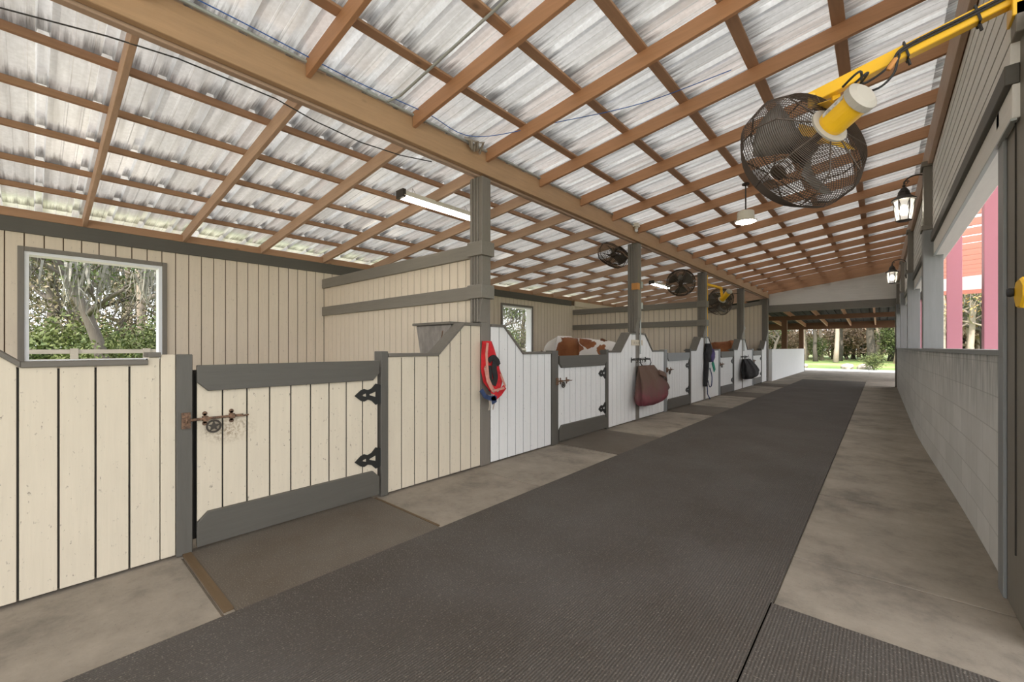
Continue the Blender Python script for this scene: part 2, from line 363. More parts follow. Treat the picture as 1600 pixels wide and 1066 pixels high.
def copy_tree(o, parent=None):
    c = o.copy(); col.objects.link(c); c.parent = parent
    for ch in list(o.children): copy_tree(ch, c)
    return c

# ------------------------------------------------------------ layout numbers (metres)
XL = -3.33          # aisle face of the stall fronts
XB = -7.21          # inside face of the back wall
XR = 0.50           # aisle face of the right side
CP = [3.33, 7.25, 11.13, 14.98, 18.80]      # stall posts along the aisle
GATES = [(0.69, 2.02), (4.76, 6.08), (8.67, 10.03), (12.52, 13.87), (16.5, 17.8)]
Y0, YE = -5.0, 18.95
RAF = [3.31 + 0.965 * k for k in range(-8, 17)]
ORD = ['first', 'second', 'third', 'fourth', 'fifth', 'sixth', 'seventh', 'eighth', 'ninth', 'tenth', 'eleventh', 'twelfth', 'thirteenth', 'fourteenth', 'fifteenth', 'sixteenth']
def zl(x): return 3.42 + 0.118 * (x - XL)      # underside of left roof sheet
def zr(x): return 3.52 + 0.137 * (x - XL)      # underside of right roof sheet

# ------------------------------------------------------------ floor and ground
g = MB(); g.add([(-160, -120, -0.06), (160, -120, -0.06), (160, 200, -0.06), (-160, 200, -0.06)], [(0, 1, 2, 3)])
struct(g, 'ground_lawn', M['lawn'])
f = MB(); ys = [Y0 - 1, -2.8, 0.62, 1.93, 3.17, 4.66, 6.2, 8.5, 10.1, 12.4, 14.0, 16.3, 18.0, 21, 24, 29.5]
for a, b in zip(ys, ys[1:]):
    for x0, x1 in ((-3.30, -2.40), (-2.395, -0.42), (-0.415, 1.1)):
        f.box(x0, x1, a + .006, b - .006, -0.055, 0.0)
f.box(-7.5, -3.30, Y0, YE, -.058, -.004); f.box(-3.3, 1.1, Y0 - 1, 29.5, -.059, -.012)
struct(f, 'floor', M['concrete'], bevel=0.003)
f = MB(); f.box(1.1, 9.5, -6, 29.5, -.06, -.01);  f.box(-4.5, 9.5, 29.5, 33, -.06, -.015); struct(f, 'ground_paving', M['pad'])  # right strip is added to bounce sun to the ceiling; far strip is paving
f = MB(); f.box(-12.2, -7.5, -8, 32, -.06, -.035); struct(f, 'ground_bounce_strip', M['dirt'])  # added pale strip, keeps green lawn bounce off the eave
f = MB(); f.box(-14, 14, -30, -6.02, -.06, -.02); struct(f, 'ground_bounce_yard', M['dirt'])  # unseen pale ground added behind the camera to bounce sun upward
r = MB(); r.box(-2.41, -0.419, -3.0, 20.9, 0.0, 0.010); tag(r.build('runner_carpet', M['carpet'], loc=(-1.4, 8, 0)), 'long dark ribbed carpet runner down the middle of the barn aisle', 'carpet')
r = MB(); r.box(-0.425, 1.0, -2.0, 2.50, 0.0, 0.010); tag(r.build('floor_mat', M['carpet'], loc=(0.3, 0, 0)), 'dark ribbed mat on the floor at the bottom right corner, beside the long runner', 'mat')
for i, (a, b) in enumerate(GATES):
    q = MB(); q.box(-3.37, -2.412, a - .02, b - .06, 0.0, 0.008)
    tag(q.build('door_mat', M['mat'], loc=(-2.9, a, 0)), ['gritty brown-grey mat on the floor before the nearest stall gate', 'dark mat before the gate of the stall where the brown and white horse stands', 'brownish mat before the gate just past the maroon bag', 'small far mat before the gate between the dark halters and the black bag', 'farthest mat, before the last gate beyond the black bag'][i], 'mat')
q = MB(); q.box(-3.32, -2.45, .625, .668, 0, 0.012); tag(q.build('threshold_strip', M['stripw'], loc=(-2.9, .64, 0)), 'brown wooden strip across the floor at the left edge of the nearest gate mat', 'strip')
q = MB(); q.box(-3.32, -2.45, 1.965, 1.985, 0, 0.008); tag(q.build('threshold_strip', M['stripw'], loc=(-2.9, 1.97, 0)), 'thin dark wooden strip on the floor under the hinge side of the nearest gate', 'strip')

# ------------------------------------------------------------ plank helper
def interp(prof, a):
    for (a0, z0), (a1, z1) in zip(prof, prof[1:]):
        if a0 <= a <= a1: return z0 + (z1 - z0) * (a - a0) / max(1e-9, a1 - a0)
    return prof[-1][1] if a > prof[-1][0] else prof[0][1]
def planks(mb, axis, t0, t1, a0, a1, wd, prof, zb=0.015, gap=0.009, jitter=0.0):
    n = max(1, round((a1 - a0) / wd)); wd = (a1 - a0) / n
    for i in range(n):
        p, q = a0 + i * wd + gap / 2, a0 + (i + 1) * wd - gap / 2
        top = [(p, interp(prof, p))] + [(a, z) for a, z in prof if p < a < q] + [(q, interp(prof, q))]
        mb.prism([(p, zb), (q, zb)] + top[::-1], axis, t0, t1)
# ------------------------------------------------------------ stall fronts
def profile(a0, a1, c):
    return sorted([(a0, 1.235), (c - .66, 1.235), (c - .31, 1.555), (c + .32, 1.555), (c + .67, 1.235), (a1, 1.235)])
def front_section(a0, a1, prof, label, strip=None, m1=None, m2=None):
    m1 = m1 or M['cool_lit_b']; m2 = m2 or M['cool_lit_b']
    t = thing('stall_front_panel', (XL, (a0 + a1) / 2, 0), label, 'stall wall')
    pl = MB()
    if strip:
        planks(pl, 'X', XL - .007, XL, a0, strip[0], .142, prof); pl.build('planks', m1, t, bevel=.002); pl = MB(); planks(pl, 'X', XL - .007, XL, strip[1], a1, .142, prof)
    else: planks(pl, 'X', XL - .007, XL, a0, a1, .142, prof)
    pl.build('planks', m2, t, bevel=.002)
    bk = MB()
    for x, y in ([(a0, .118), (.131, a1)] if a0 < .1 < a1 else [(a0, a1)]):
        pr = [(x, .02), (y, .02)] + [p for p in ([(y, interp(prof, y) - .01)] + [(a, z - .01) for a, z in prof[::-1] if x < a < y] + [(x, interp(prof, x) - .01)])]
        bk.prism(pr, 'X', XL - .075, XL - .009)
    bk.build('backing_boards', M['dark'], t)  # near-black backing puts the groove shade into the colour
    cp = MB()
    for (p, zp), (q, zq) in zip(prof, prof[1:]):
        if q - p < .01: continue
        if strip and zp > 1.5 and zq > 1.5:
            u0, u1 = p, strip[0]; cp.prism([(u0, zp), (u1, zq), (u1, zq + .03), (u0, zp + .03)], 'X', XL - .16, XL + .018)
            cp.build('cap_rail', M['capwood'], t, bevel=.003); cp = MB()
            u0, u1 = strip[1], q; cp.prism([(u0, zp), (u1, zq), (u1, zq + .03), (u0, zp + .03)], 'X', XL - .16, XL + .018)
        else: cp.prism([(p, zp), (q, zq), (q, zq + .03), (p, zp + .03)], 'X', XL - .16, XL + .018)
    cp.build('cap_rail', M['capwood'], t, bevel=.003)
    return t
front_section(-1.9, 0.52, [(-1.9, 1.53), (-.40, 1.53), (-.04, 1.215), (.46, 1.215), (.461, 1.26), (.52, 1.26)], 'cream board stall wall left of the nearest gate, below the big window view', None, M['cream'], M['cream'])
sec_lab = ['cream board stall wall with a stepped top where the red halter hangs', 'white board stall wall whose hump carries a name plaque and the maroon bag',
           'white board stall wall with a hump where the dark halters and lead rope hang', 'white board stall wall with a hump where the black bag hangs']
for k in range(4):
    c = CP[k]; a0 = GATES[k][1] + .085; a1 = GATES[k + 1][0] - .165
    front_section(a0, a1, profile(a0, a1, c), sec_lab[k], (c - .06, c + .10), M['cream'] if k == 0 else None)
front_section(GATES[4][1] + .085, CP[4] + .1, [(GATES[4][1] + .085, 1.235), (CP[4] - .66, 1.235), (CP[4] - .31, 1.555), (CP[4] + .1, 1.555)], 'short white board wall at the far end of the stalls, beside the last gate')
side = [('latch side', 0), ('hinge side', 1)]
gl = ['nearest stall gate', 'gate before the spotted horse', 'gate just past the maroon bag', 'gate left of the black bag', 'last gate beyond the black bag']
for k, (a, b) in enumerate(GATES):
    q = MB(); q.box(XL - .10, XL + .012, a - .155, a - .012, 0, 1.275) if k else q.box(XL - .10, XL + .012, a - .095, a - .012, 0, 1.275)
    tag(q.build('gate_post', M['grey_light'] if k > 1 else M['grey_d'], bevel=.004, loc=(XL, a - .05, 0)), 'grey post on the latch side of the ' + gl[k], 'post')
    if k == 0:
        q = MB(); q.box(XL - .022, XL + .003, a - .17, a - .098, 0.015, 1.275)
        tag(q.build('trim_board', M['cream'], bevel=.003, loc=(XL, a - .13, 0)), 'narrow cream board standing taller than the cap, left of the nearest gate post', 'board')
    q = MB(); q.box(XL - .10, XL + .014, b + .010, b + .082, 0, 1.285)
    tag(q.build('gate_post', M['grey_d'], bevel=.004, loc=(XL, b + .04, 0)), 'grey post on the hinge side of the ' + gl[k], 'post')
# ------------------------------------------------------------ gates
def hinge_mb(y, z, x, tip=-1, Ln=.20):
    """decorative strap hinge, wide at the post and pointed at the tip, with two cut-outs"""
    mb = MB(); o = [(0, .075), (-.035, .085), (-.07, .05), (-.105, .038), (-.135, .05), (-.165, .04), (-.215, 0)]
    s = Ln / .215
    def P(a, b): return (y + a * s, z + b * s)
    # solid pieces around two triangular holes
    mb.prism([P(0, -.075), P(0, .075), P(-.035, .085), P(-.035, -.085)], 'X', x, x + .007)
    mb.prism([P(-.035, .022), P(-.035, .085), P(-.07, .05), P(-.09, .042), P(-.09, .004)], 'X', x, x + .007)
    mb.prism([P(-.035, -.085), P(-.035, -.022), P(-.09, -.004), P(-.09, -.042), P(-.07, -.05)], 'X', x, x + .007)
    mb.prism([P(-.09, -.042), P(-.09, .042), P(-.105, .038), P(-.118, .043), P(-.118, -.043), P(-.105, -.038)], 'X', x, x + .007)
    mb.prism([P(-.118, .013), P(-.118, .043), P(-.135, .05), P(-.155, .043), P(-.155, .003)], 'X', x, x + .007)
    mb.prism([P(-.118, -.043), P(-.118, -.013), P(-.155, -.003), P(-.155, -.043), P(-.135, -.05)], 'X', x, x + .007)
    mb.prism([P(-.155, -.043), P(-.155, .043), P(-.165, .04), P(-.215, 0), P(-.165, -.04)], 'X', x, x + .007)
    mb.tube([(x + .004, y + .008, z - .08), (x + .004, y + .008, z + .08)], .009, 6)
    return mb
def make_gate(k):
    a, b = GATES[k]
    if k: b = a + (GATES[0][1] - GATES[0][0])
    labs = ['cream plank stall gate with grey rails, rusty bolt and star ring latch, nearest the camera', 'white plank stall gate with dark grey top rail before the brown and white horse',
            'white plank stall gate with scuffed pale top rail, just past the maroon bag', 'small far white stall gate between the hanging dark halters and the black bag', 'farthest white stall gate beyond the black bag']
    t = thing('stall_gate', (XL, a, 0), labs[k], 'gate')
    pl = MB(); planks(pl, 'X', XL - .012, XL - .005, a + .01, b - .01, .145, [(a, 1.15), (b, 1.15)], .10, .009); pl.build('planks', M['cool_lit_b'] if k else M['cream_gate'], t, bevel=.002)
    cx = (a + b) / 2; d = .06
    tr = MB(); tr.prism([(a + .01 + d, 1.035), (b - .01 - d, 1.035), (b - .01, 1.035 + d), (b - .01, 1.205), (a + .01, 1.205), (a + .01, 1.035 + d)], 'X', XL - .008, XL + .022)
    tr.build('top_rail', M['grey_y'] if k != 2 else M['grey_light'], t, bevel=.003)
    br = MB(); br.prism([(a + .01, .03), (b - .01, .03), (b - .01, .245 - d), (b - .01 - d, .245), (a + .01 + d, .245), (a + .01, .245 - d)], 'X', XL - .008, XL + .022)
    br.build('bottom_rail', M['grey_y'], t, bevel=.003)
    bb = MB(); bb.box(XL - .05, XL - .014, a + .012, b - .012, .1, 1.15); bb.box(XL - .11, XL - .065, a - .03, a + .045, .06, 1.17); bb.build('gap_shade_board', M['dark'], t)  # near-black backing and stop board put shade into the gate gaps
    for z in (.91, .35): hinge_mb(b + .002, z, XL - .002, -1, .235).build('hinge', M['black'], t)
    z = .855; lt = MB()
    lt.tube([(XL + .018, a - .05, z), (XL + .018, a + .27, z)], .0085, 8); lt.tube([(XL + .018, a + .22, z), (XL + .03, a + .27, z - .004), (XL + .03, a + .30, z)], .006, 6)
    for y in (a + .055, a + .205):
        lt.box(XL - .005, XL + .030, y - .014, y + .014, z - .016, z + .016)
        for dz in (-.032, .032): lt.lathe([(.014, 0), (.014, .006)], 12, (XL - .004, y, z + dz), (1, 0, 0)); lt.box(XL - .004, XL + .002, y - .008, y + .008, z + min(0, dz), z + max(0, dz))
    L_ = lt.build('bolt_latch', M['rust'], t)
    kp = MB(); kp.box(XL + .012, XL + .028, a - .07, a - .025, z - .05, z + .05); kp.tube([(XL + .03, a - .048, z - .02), (XL + .045, a - .048, z), (XL + .03, a - .048, z + .02)], .006, 6)
    kp.build('keeper', M['rust'], t)
    rg = MB(); c = Vector((XL + .02, a + .10, z - .055)); r_ = .038
    rg.tube([c + Vector((0, math.cos(q) * r_, math.sin(q) * r_)) for q in [i * math.pi / 10 for i in range(20)]], .006, 6, True)
    st = []
    for i in range(10):
        q = math.pi / 2 + i * math.pi / 5; rr = .036 if i % 2 == 0 else .015; st.append((c.y + math.cos(q) * rr, c.z + math.sin(q) * rr))
    rg.prism(st, 'X', c.x - .004, c.x + .004)
    rg.build('star_ring', M['bronze'], t)
    if k == 0:
        lb = MB(); lb.box(XL - .0062, XL - .0055, a + .03, a + .031, .7, .701)
    return t
gates = [make_gate(k) for k in range(5)]

# ------------------------------------------------------------ main posts on the stall line
def make_post(k):
    c = CP[k]
    labs = ['tall grey post with two wrapped collars, above the red halter', 'tall grey post with pale conduit and an orange wood block, above the name plaque', 'tall grey post above the dark halters, beside the small yellow fan', 'far grey post rising above the black bag', 'grey corner post at the far end of the stalls']
    t = thing('roof_post', (XL, c, 0), labs[k], 'post')
    s = MB(); s.box(XL - .13, XL + .0, c - .055, c + .095, 0, 3.2); s.build('shaft', M['grey'], t, bevel=.004)
    cl = MB(); cl.box(XL - .14, XL + .055, c - .09, c + .045, 1.86, 3.2)
    cl.prism([(XL - .14, 1.60), (XL + .005, 1.60), (XL + .02, 1.72), (XL + .055, 1.86), (XL - .14, 1.86)], 'Y', c - .085, c + .04)
    for x in (XL - .11, XL - .065, XL - .02): cl.box(x, x + .022, c - .102, c - .088, 1.6, 3.2)
    cl.build('cladding', M['grey'], t, bevel=.003)
    if k in (0, 2):
        for z0, z1 in ((1.86, 2.01), (2.33, 2.485)):
            q = MB(); q.box(XL - .15, XL + .085, c - .125, c + .075, z0, z1); q.build('collar', M['grey_x'], t, bevel=.004)
    if k in (1, 2, 3):
        q = MB(); q.tube([(XL + .03, c + .075, 1.2), (XL + .03, c + .075, 3.2)], .014, 8)
        q.build('conduit', M['galv'], t)
        q = MB(); q.box(XL - .01, XL + .06, c + .045, c + .125, 2.02 if k == 1 else 1.9, 2.14 if k == 1 else 1.98)
        if k == 1: q.box(XL - .01, XL + .06, c + .045, c + .125, 2.40, 2.52)
        q.build('junction_box', M['galv'], t, bevel=.004)
    if k == 1:
        q = MB(); q.box(XL - .06, XL + .058, c - .105, c - .01, 2.36, 2.48); q.build('wood_block', M['orange'], t, bevel=.003)
    return t
for k in range(5): make_post(k)

# ------------------------------------------------------------ partitions between stalls
def partition(k, full, label):
    y = CP[k]; t = thing('stall_partition', (XB, y, 0), label, 'stall wall'); x1 = XL - .15
    pl = MB(); prof = [(XB, zl(XB) - .26 if full else 2.36), (x1, zl(x1) - .26 if full else 2.36)]
    planks(pl, 'Y', y - .012, y - .004, XB + .005, x1, .142, prof, .015, .009); pl.build('planks', M['cream_back'], t, bevel=.002)
    bk = MB(); bk.prism([(XB + .01, .02), (x1, .02), (x1, prof[1][1] - .01), (XB + .01, prof[0][1] - .01)], 'Y', y - .003, y + .03); bk.build('backing_boards', M['brownback'], t)
    if not full:
        for z0, z1 in ((1.86, 2.01), (2.33, 2.485)):
            q = MB(); q.box(XB + .005, x1 + .02, y - .055, y - .012, z0, z1); q.build('rail', M['grey_x'], t, bevel=.004)
    else:
        q = MB(); q.prism([(XB + .01, prof[0][1] - .15), (x1, prof[1][1] - .15), (x1, prof[1][1]), (XB + .01, prof[0][1])], 'Y', y - .05, y - .012); q.build('rail', M['grey_x'], t, bevel=.004)
partition(0, False, 'cream board partition with two grey rails behind the nearest post')
partition(2, False, 'board partition with two grey rails behind the brown and white horse')
partition(4, True, 'full height board partition at the far end of the stalls, behind the chestnut horse')

# ------------------------------------------------------------ back wall with windows
WIN = [(-.06 + 3.95 * k, 1.14 + 3.95 * k) for k in range(5)]
bw = MB(); zt = 2.62
def wallplanks(a, b, z0, z1): planks(bw, 'X', XB - .010, XB, a, b, .142, [(a, z1), (b, z1)], z0, .010)
cur = Y0
for a, b in WIN:
    wallplanks(cur, a, .015, zt); wallplanks(a, b, .015, 1.14); wallplanks(a, b, 2.40, zt); cur = b
wallplanks(cur, YE, .015, zt)
struct(bw, 'wall_back', M['cream_back'], bevel=.002)
bk = MB(); cur = Y0
for a, b in WIN:
    bk.box(XB - .10, XB - .012, cur, a, 0, 2.75); bk.box(XB - .10, XB - .012, a, b, 0, 1.14); bk.box(XB - .10, XB - .012, a, b, 2.4, 2.75); cur = b
bk.box(XB - .10, XB - .012, cur, YE, 0, 2.75)
struct(bk, 'wall_outer', M['brownback'])
q = MB(); q.box(XB - .01, XB + .022, Y0, 11.0, 2.60, 2.765); struct(q, 'trim_1', M['grey_y'], bevel=.004)
q = MB(); q.box(XB - .01, XB + .022, 11.2, YE, 2.60, 2.765); struct(q, 'trim_2', M['cream_back'], bevel=.004)
q = MB(); q.box(XB - .09, XB + .01, Y0, YE, 2.767, 2.865); tag(q.build('wall_plate', M['purlin'], bevel=.004, loc=(XB, 7, 2.8)), 'brown timber wall plate along the top of the stall back wall', 'beam')
for i, (a, b) in enumerate(WIN):
    q = MB(); z0, z1 = 1.14, 2.40
    for (y0, y1, zz0, zz1) in ((a - .05, a, z0 - .05, z1 + .05), (b, b + .05, z0 - .05, z1 + .05), (a, b, z1, z1 + .05), (a, b, z0 - .05, z0)): q.box(XB - .005, XB + .028, y0, y1, zz0, zz1)
    o = struct(q, 'window_%d' % (i + 1), M['grey'], bevel=.003)
    w_ = MB()
    for (y0, y1, zz0, zz1) in ((a, a + .035, z0, z1), (b - .035, b, z0, z1), (a + .035, b - .035, z1 - .035, z1), (a + .035, b - .035, z0, z0 + .035)): w_.box(XB - .17, XB + .012, y0, y1, zz0, zz1)
    w_.build('window_frame', M['white_frame'], o)

# ------------------------------------------------------------ roof
def rib_profile(y0, y1):
    p = []; y = y0
    while y < y1:
        p += [(y, 0), (y + .07, 0), (y + .075, .004), (y + .085, .004), (y + .09, 0), (y + .16, 0), (y + .165, .004), (y + .175, .004), (y + .18, 0), (y + .212, 0), (y + .222, .042), (y + .27, .042), (y + .28, 0)]
        y += .30
    return p
def sheet(x0, x1, zf, name, mt):
    mb = MB(); pr = rib_profile(Y0, 19.9); n = len(pr)
    vs = [(x0, y, zf(x0) + h) for y, h in pr] + [(x1, y, zf(x1) + h) for y, h in pr]
    mb.add(vs, [(i, i + 1, n + i + 1, n + i) for i in range(n - 1)])
    o = struct(mb, name, mt); return o
sheet(XB - 1.5, XL + .06, zl, 'ceiling', M['metal']); sheet(XL - .1, 1.0, zr, 'ceiling_aisle', M['metal_r'])
def slope_box(x0, x1, y0, y1, zf, below, h):
    """board running along X under the roof slope; bottom = zf - below"""
    mb = MB(); mb.prism([(x0, zf(x0) - below), (x1, zf(x1) - below), (x1, zf(x1) - below + h), (x0, zf(x0) - below + h)], 'Y', y0, y1); return mb
def near_post(y):
    d = [(abs(y - c), k) for k, c in enumerate(CP)]; return min(d)
def raf_label(i, y, sidename):
    vis = [q for q in RAF if q > .1]
    n = len([q for q in vis if q <= y]) - 1
    if y < .1: return 'rafter over the %s, behind the camera' % sidename
    if sidename == 'stalls': return 'pinkish brown rafter over the stalls, %s counted from the left edge of the photo' % ord_(n)
    return 'red-brown rafter over the aisle, %s counted from the one nearest the camera' % ord_(n)
def ord_(n):
    L2 = ORD + ['seventeenth', 'eighteenth', 'nineteenth', 'twentieth', 'twenty-first']; return L2[n]
RL = [y for y in RAF if y > -1.0 and y < YE - .1]
m0 = slope_box(XB - .35, XL - .07, -.019, .019, zl, .19, .133).build('rafter', M['rafter_l'], bevel=.003)
for i, y in enumerate(RL):
    o = m0 if i == 0 else m0.copy()
    if i: col.objects.link(o)
    o.location = (0, y, 0); tag(o, raf_label(i, y, 'stalls'), 'rafter', 'rafters over the stalls')
m1 = slope_box(XL + .062, .47, -.019, .019, zr, .162, .138).build('rafter', M['rafter'], bevel=.003)
RR = [y for y in RAF if y > .1 and y < YE - .1]
for i, y in enumerate(RR):
    o = m1 if i == 0 else m1.copy()
    if i: col.objects.link(o)
    o.location = (0, y, 0); tag(o, raf_label(i, y, 'aisle'), 'rafter', 'rafters over the aisle')
for i, x in enumerate([-4.06, -4.68, -5.35, -6.03, -6.68]):
    q = MB(); z = zl(x); q.box(x - .02, x + .02, Y0, 19.4, z - .056, z - .004)
    tag(q.build('purlin', M['purlin'], bevel=.003, loc=(x, 7, z)), 'long brown purlin over the stalls, %s from the main beam' % (ORD[i]), 'purlin', 'purlins over the stalls')
for i, x in enumerate([-2.75, -2.09, -1.47, -.86, -.255]):
    q = MB(); z = zr(x); q.box(x - .045, x + .045, Y0, 19.4, z - .024, z - .003)
    tag(q.build('purlin', M['purlin'], bevel=.003, loc=(x, 7, z)), 'long flat brown purlin over the aisle, %s from the main beam' % (ORD[i]), 'purlin', 'purlins over the aisle')
q = MB(); q.box(XB - .56, XB - .52, Y0, 19.4, zl(XB - .54) - .1, zl(XB - .54) - .01); tag(q.build('eave_board', M['ledger'], loc=(XB - .54, 7, 2.9)), 'thin pale board along the outer eave, seen over the back wall', 'board')
bm_ = thing('roof_beam', (XL, 7, 3.2), 'long heavy tan-brown main beam running over the stall posts', 'beam')
q = MB(); q.box(XL - .065, XL - .005, Y0, YE, 3.205, 3.44); q.build('rear_board', M['ledger'], bm_, bevel=.004)
q = MB(); q.box(XL - .06, XL - .01, Y0, YE, 3.445, 3.52); q.build('blocking', M['ledger'], bm_)
q = MB(); q.box(XL + .0, XL + .06, Y0, YE, 3.225, 3.46); q.build('front_board', M['beam'], bm_, bevel=.004)
cd = thing('beam_conduit', (XL, 4, 3.47), 'grey metal conduit lying along the top of the main beam', 'pipe')
q = MB(); q.tube([(XL + .075, -1, 3.475), (XL + .075, 18, 3.475)], .013, 8)
for y in (1.9, 5.5, 9.5): q.tube([(XL + .075, y - .05, 3.475), (XL + .075, y + .05, 3.475)], .02, 8)
q.build('pipe', M['galv'], cd)
q = MB(); q.tube([(XL + .09, 2.05, 3.475), (XL + .2, 2.1, 3.50), (-1.0, 2.12, zr(-1.0) - .04)], .011, 8); tag(q.build('branch_conduit', M['galv'], loc=(-2, 2, 3.6)), 'thin pale conduit crossing the roof sheets toward the first post', 'pipe')
q = MB(); q.tube(smooth([(XL + .1, -.5, 3.49), (XL + .12, .8, 3.495), (XL + .12, 1.7, 3.485), (XL + .16, 2.4, 3.495), (XL + .2, 3.0, 3.485), (XL + .9, 3.5, zr(XL + .9) - .05), (XL + 1.6, 3.9, zr(XL + 1.6) - .05), (-1.0, 4.1, zr(-1.0) - .05)]), .004, 5)
tag(q.build('blue_cable', M['bluewire'], loc=(XL, 2, 3.5)), 'blue electric wire trailing above the main beam', 'cable')
q = MB(); q.tube([(-3.95, -.35, 3.27), (-3.8, -.12, 3.27), (-3.55, .3, 3.22), (-3.42, .62, 3.19), (-3.41, 1.2, 3.185), (-3.42, 1.5, 3.14), (-3.43, 1.9, 3.12), (-3.42, 2.3, 3.14), (-3.40, 2.65, 3.19)], .005, 5); tag(q.build('black_cable', M['rubber'], loc=(-4, 1, 3.2)), 'thin black cable sagging below the left side of the main beam', 'cable')
# cloth scraps and nest on the beam
q = MB()
for i in range(9): 
    a = random.random() * 6; q.ribbon([(XL + .09, 2.95 + .02 * i, 3.50), (XL + .12 + .01 * i, 2.98 + .02 * i + .03 * math.sin(a), 3.47), (XL + .10, 3.02 + .02 * i, 3.42 - .01 * (i % 4))], .035, .004, (1, .3 * math.sin(a), .2))
tag(q.build('plastic_scrap', M['rope'], loc=(XL + .1, 3, 3.45)), 'crumpled pale plastic scrap caught on the main beam by the first post', 'scrap')
lamp_s = thing('bulb_socket', (XL + .1, 7.0, 3.35), 'small white bulb socket clipped to the main beam by the second post', 'lamp')
q = MB(); q.lathe([(.03, 0), (.035, .03), (.02, .05)], 14, (XL + .1, 7.0, 3.40)); q.box(XL + .061, XL + .14, 6.94, 7.06, 3.44, 3.50); q.build('socket', M['lampwhite'], lamp_s)
q = MB(); q.lathe([(0.0, -.055), (.025, -.045), (.032, -.02), (.022, .0)], 14, (XL + .1, 7.0, 3.40)); q.build('bulb', M['white_frame'], lamp_s, smooth=True)

# ------------------------------------------------------------ far gable over the aisle
q = MB(); n = 13
zb_ = 2.95
for i in range(n):
    z0 = zb_ + i * .085; z1 = z0 + .083
    xs = XL + .06
    # clip each lap to the roof slope
    xa = max(xs, XL + (z0 + .24 - 3.58) / .137) if z0 > 3.33 else xs
    xb = max(xs, XL + (z1 + .24 - 3.58) / .137) if z1 > 3.33 else xs
    if xa < .44: q.prism([(xa, z0), (.45, z0), (.45, z1), (min(xb, .449), z1)], 'Y', YE - .03 + .0, YE)
struct(q, 'wall_end', M['white_siding_x'], bevel=.004)
q = MB(); q.prism([(XL + .06, 2.94), (.5, 2.94), (.5, zr(.5) - .01), (XL + .06, zr(XL) - .01)], 'Y', YE + .001, YE + .05); struct(q, 'wall_end_backing', M['white_siding_x'])
q = MB(); q.box(XL + .02, .42, YE - .06, YE + .06, 2.68, 2.95); tag(q.build('lintel', M['grey_x'], bevel=.005, loc=(-1.5, YE, 2.8)), 'grey lintel across the far opening at the end of the aisle', 'beam')
q = MB(); q.box(XL - .25, XL + .02, YE - .1, YE + .1, 0, 3.3); struct(q, 'trim_3', M['grey'])
# ------------------------------------------------------------ right side
def wx(y):  # slightly bowed low wall
    t = max(0, min(1, (y - 3.5) / 6)); return .52 - .115 * (t * t * (3 - 2 * t))
q = MB(); yy = [3.5 + i * .5 for i in range(32)]; yy = [y for y in yy if y < YE] + [YE]
for a, b in zip(yy, yy[1:]):
    q.add([(wx(a), a, 0), (wx(b), b, 0), (.66, b, 0), (.66, a, 0), (wx(a), a, 1.27), (wx(b), b, 1.27), (.66, b, 1.27), (.66, a, 1.27)], [(0, 1, 5, 4), (2, 3, 7, 6), (4, 5, 6, 7)])
struct(q, 'wall_right', M['block'])
q = MB()
for a, b in zip(yy, yy[1:]):
    q.prism([(wx(a) - .015, a), (wx(b) - .015, b), (.68, b), (.68, a)], 'Z', 1.272, 1.305)
tag(q.build('coping_board', M['grey_light'], loc=(.6, 10, 1.28)), 'weathered pale grey cap board along the low right wall', 'board')
q = MB()
for i in range(8): q.box(.47 + .0, .50, 3.1, YE, 2.68 + i * .105, 2.68 + i * .105 + .101); q.prism([(.467, 2.68 + i * .105), (.47, 2.68 + i * .105), (.47, 2.68 + i * .105 + .1)], 'Y', 3.1, YE)
q.box(.50, .56, 3.1, YE, 2.60, 4.0)
struct(q, 'wall_right_upper', M['white_siding'])
q = MB(); q.box(.45, .50, 3.1, YE, 2.585, 2.68); struct(q, 'trim_4', M['grey_y'], bevel=.003)
q = MB(); q.box(.475, .60, 3.1, YE, 2.42, 2.583); struct(q, 'trim_5', M['white_siding'], bevel=.003)
q = MB(); q.box(.47, .49, 3.1, YE, 2.408, 2.419); struct(q, 'trim_6', M['galv'])
lg = thing('ledger_beam', (.45, 10, 3.6), 'doubled brown ledger timber carrying the rafters on top of the right wall', 'beam')
q = MB(); q.box(.425, .465, 2.9, YE, 3.52, 3.845); q.build('front_board', M['ledger'], lg, bevel=.004)
q = MB(); q.box(.47, .52, 2.9, YE, 3.50, 3.84); q.build('rear_board', M['purlin'], lg, bevel=.004)
RPY = [3.33, 7.22, 11.1, 14.95, 18.82]
rl = [None, 'grey right hand post with a capital, carrying the big lit lantern', 'second grey post past the big lantern on the right side', 'third grey post on the right side, carrying the small far lantern', 'last grey post at the far end of the right side']
for k in range(1, 5):
    y = RPY[k]; t = thing('wall_post', (.45, y, 1.3), rl[k], 'post')
    q = MB(); q.box(.392, .53, y - .12, y + .09, 2.79, 3.5 if k < 4 else 3.4); q.box(.37, .465, y - .14, y + .11, 3.5, 3.56); q.build('upper_shaft', M['grey'], t, bevel=.004)
    q = MB(); q.box(.37, .565, y - .14, y + .11, 2.735, 2.79); q.build('capital', M['grey'], t, bevel=.004)
    q = MB(); q.box(.385, .56, y - .13, y + .10, 1.307, 2.735); q.build('lower_shaft', M['grey_light'], t, bevel=.004)
q = MB(); q.box(.36, .42, YE - .1, YE + .05, 0, 2.68); struct(q, 'trim_7', M['grey'])
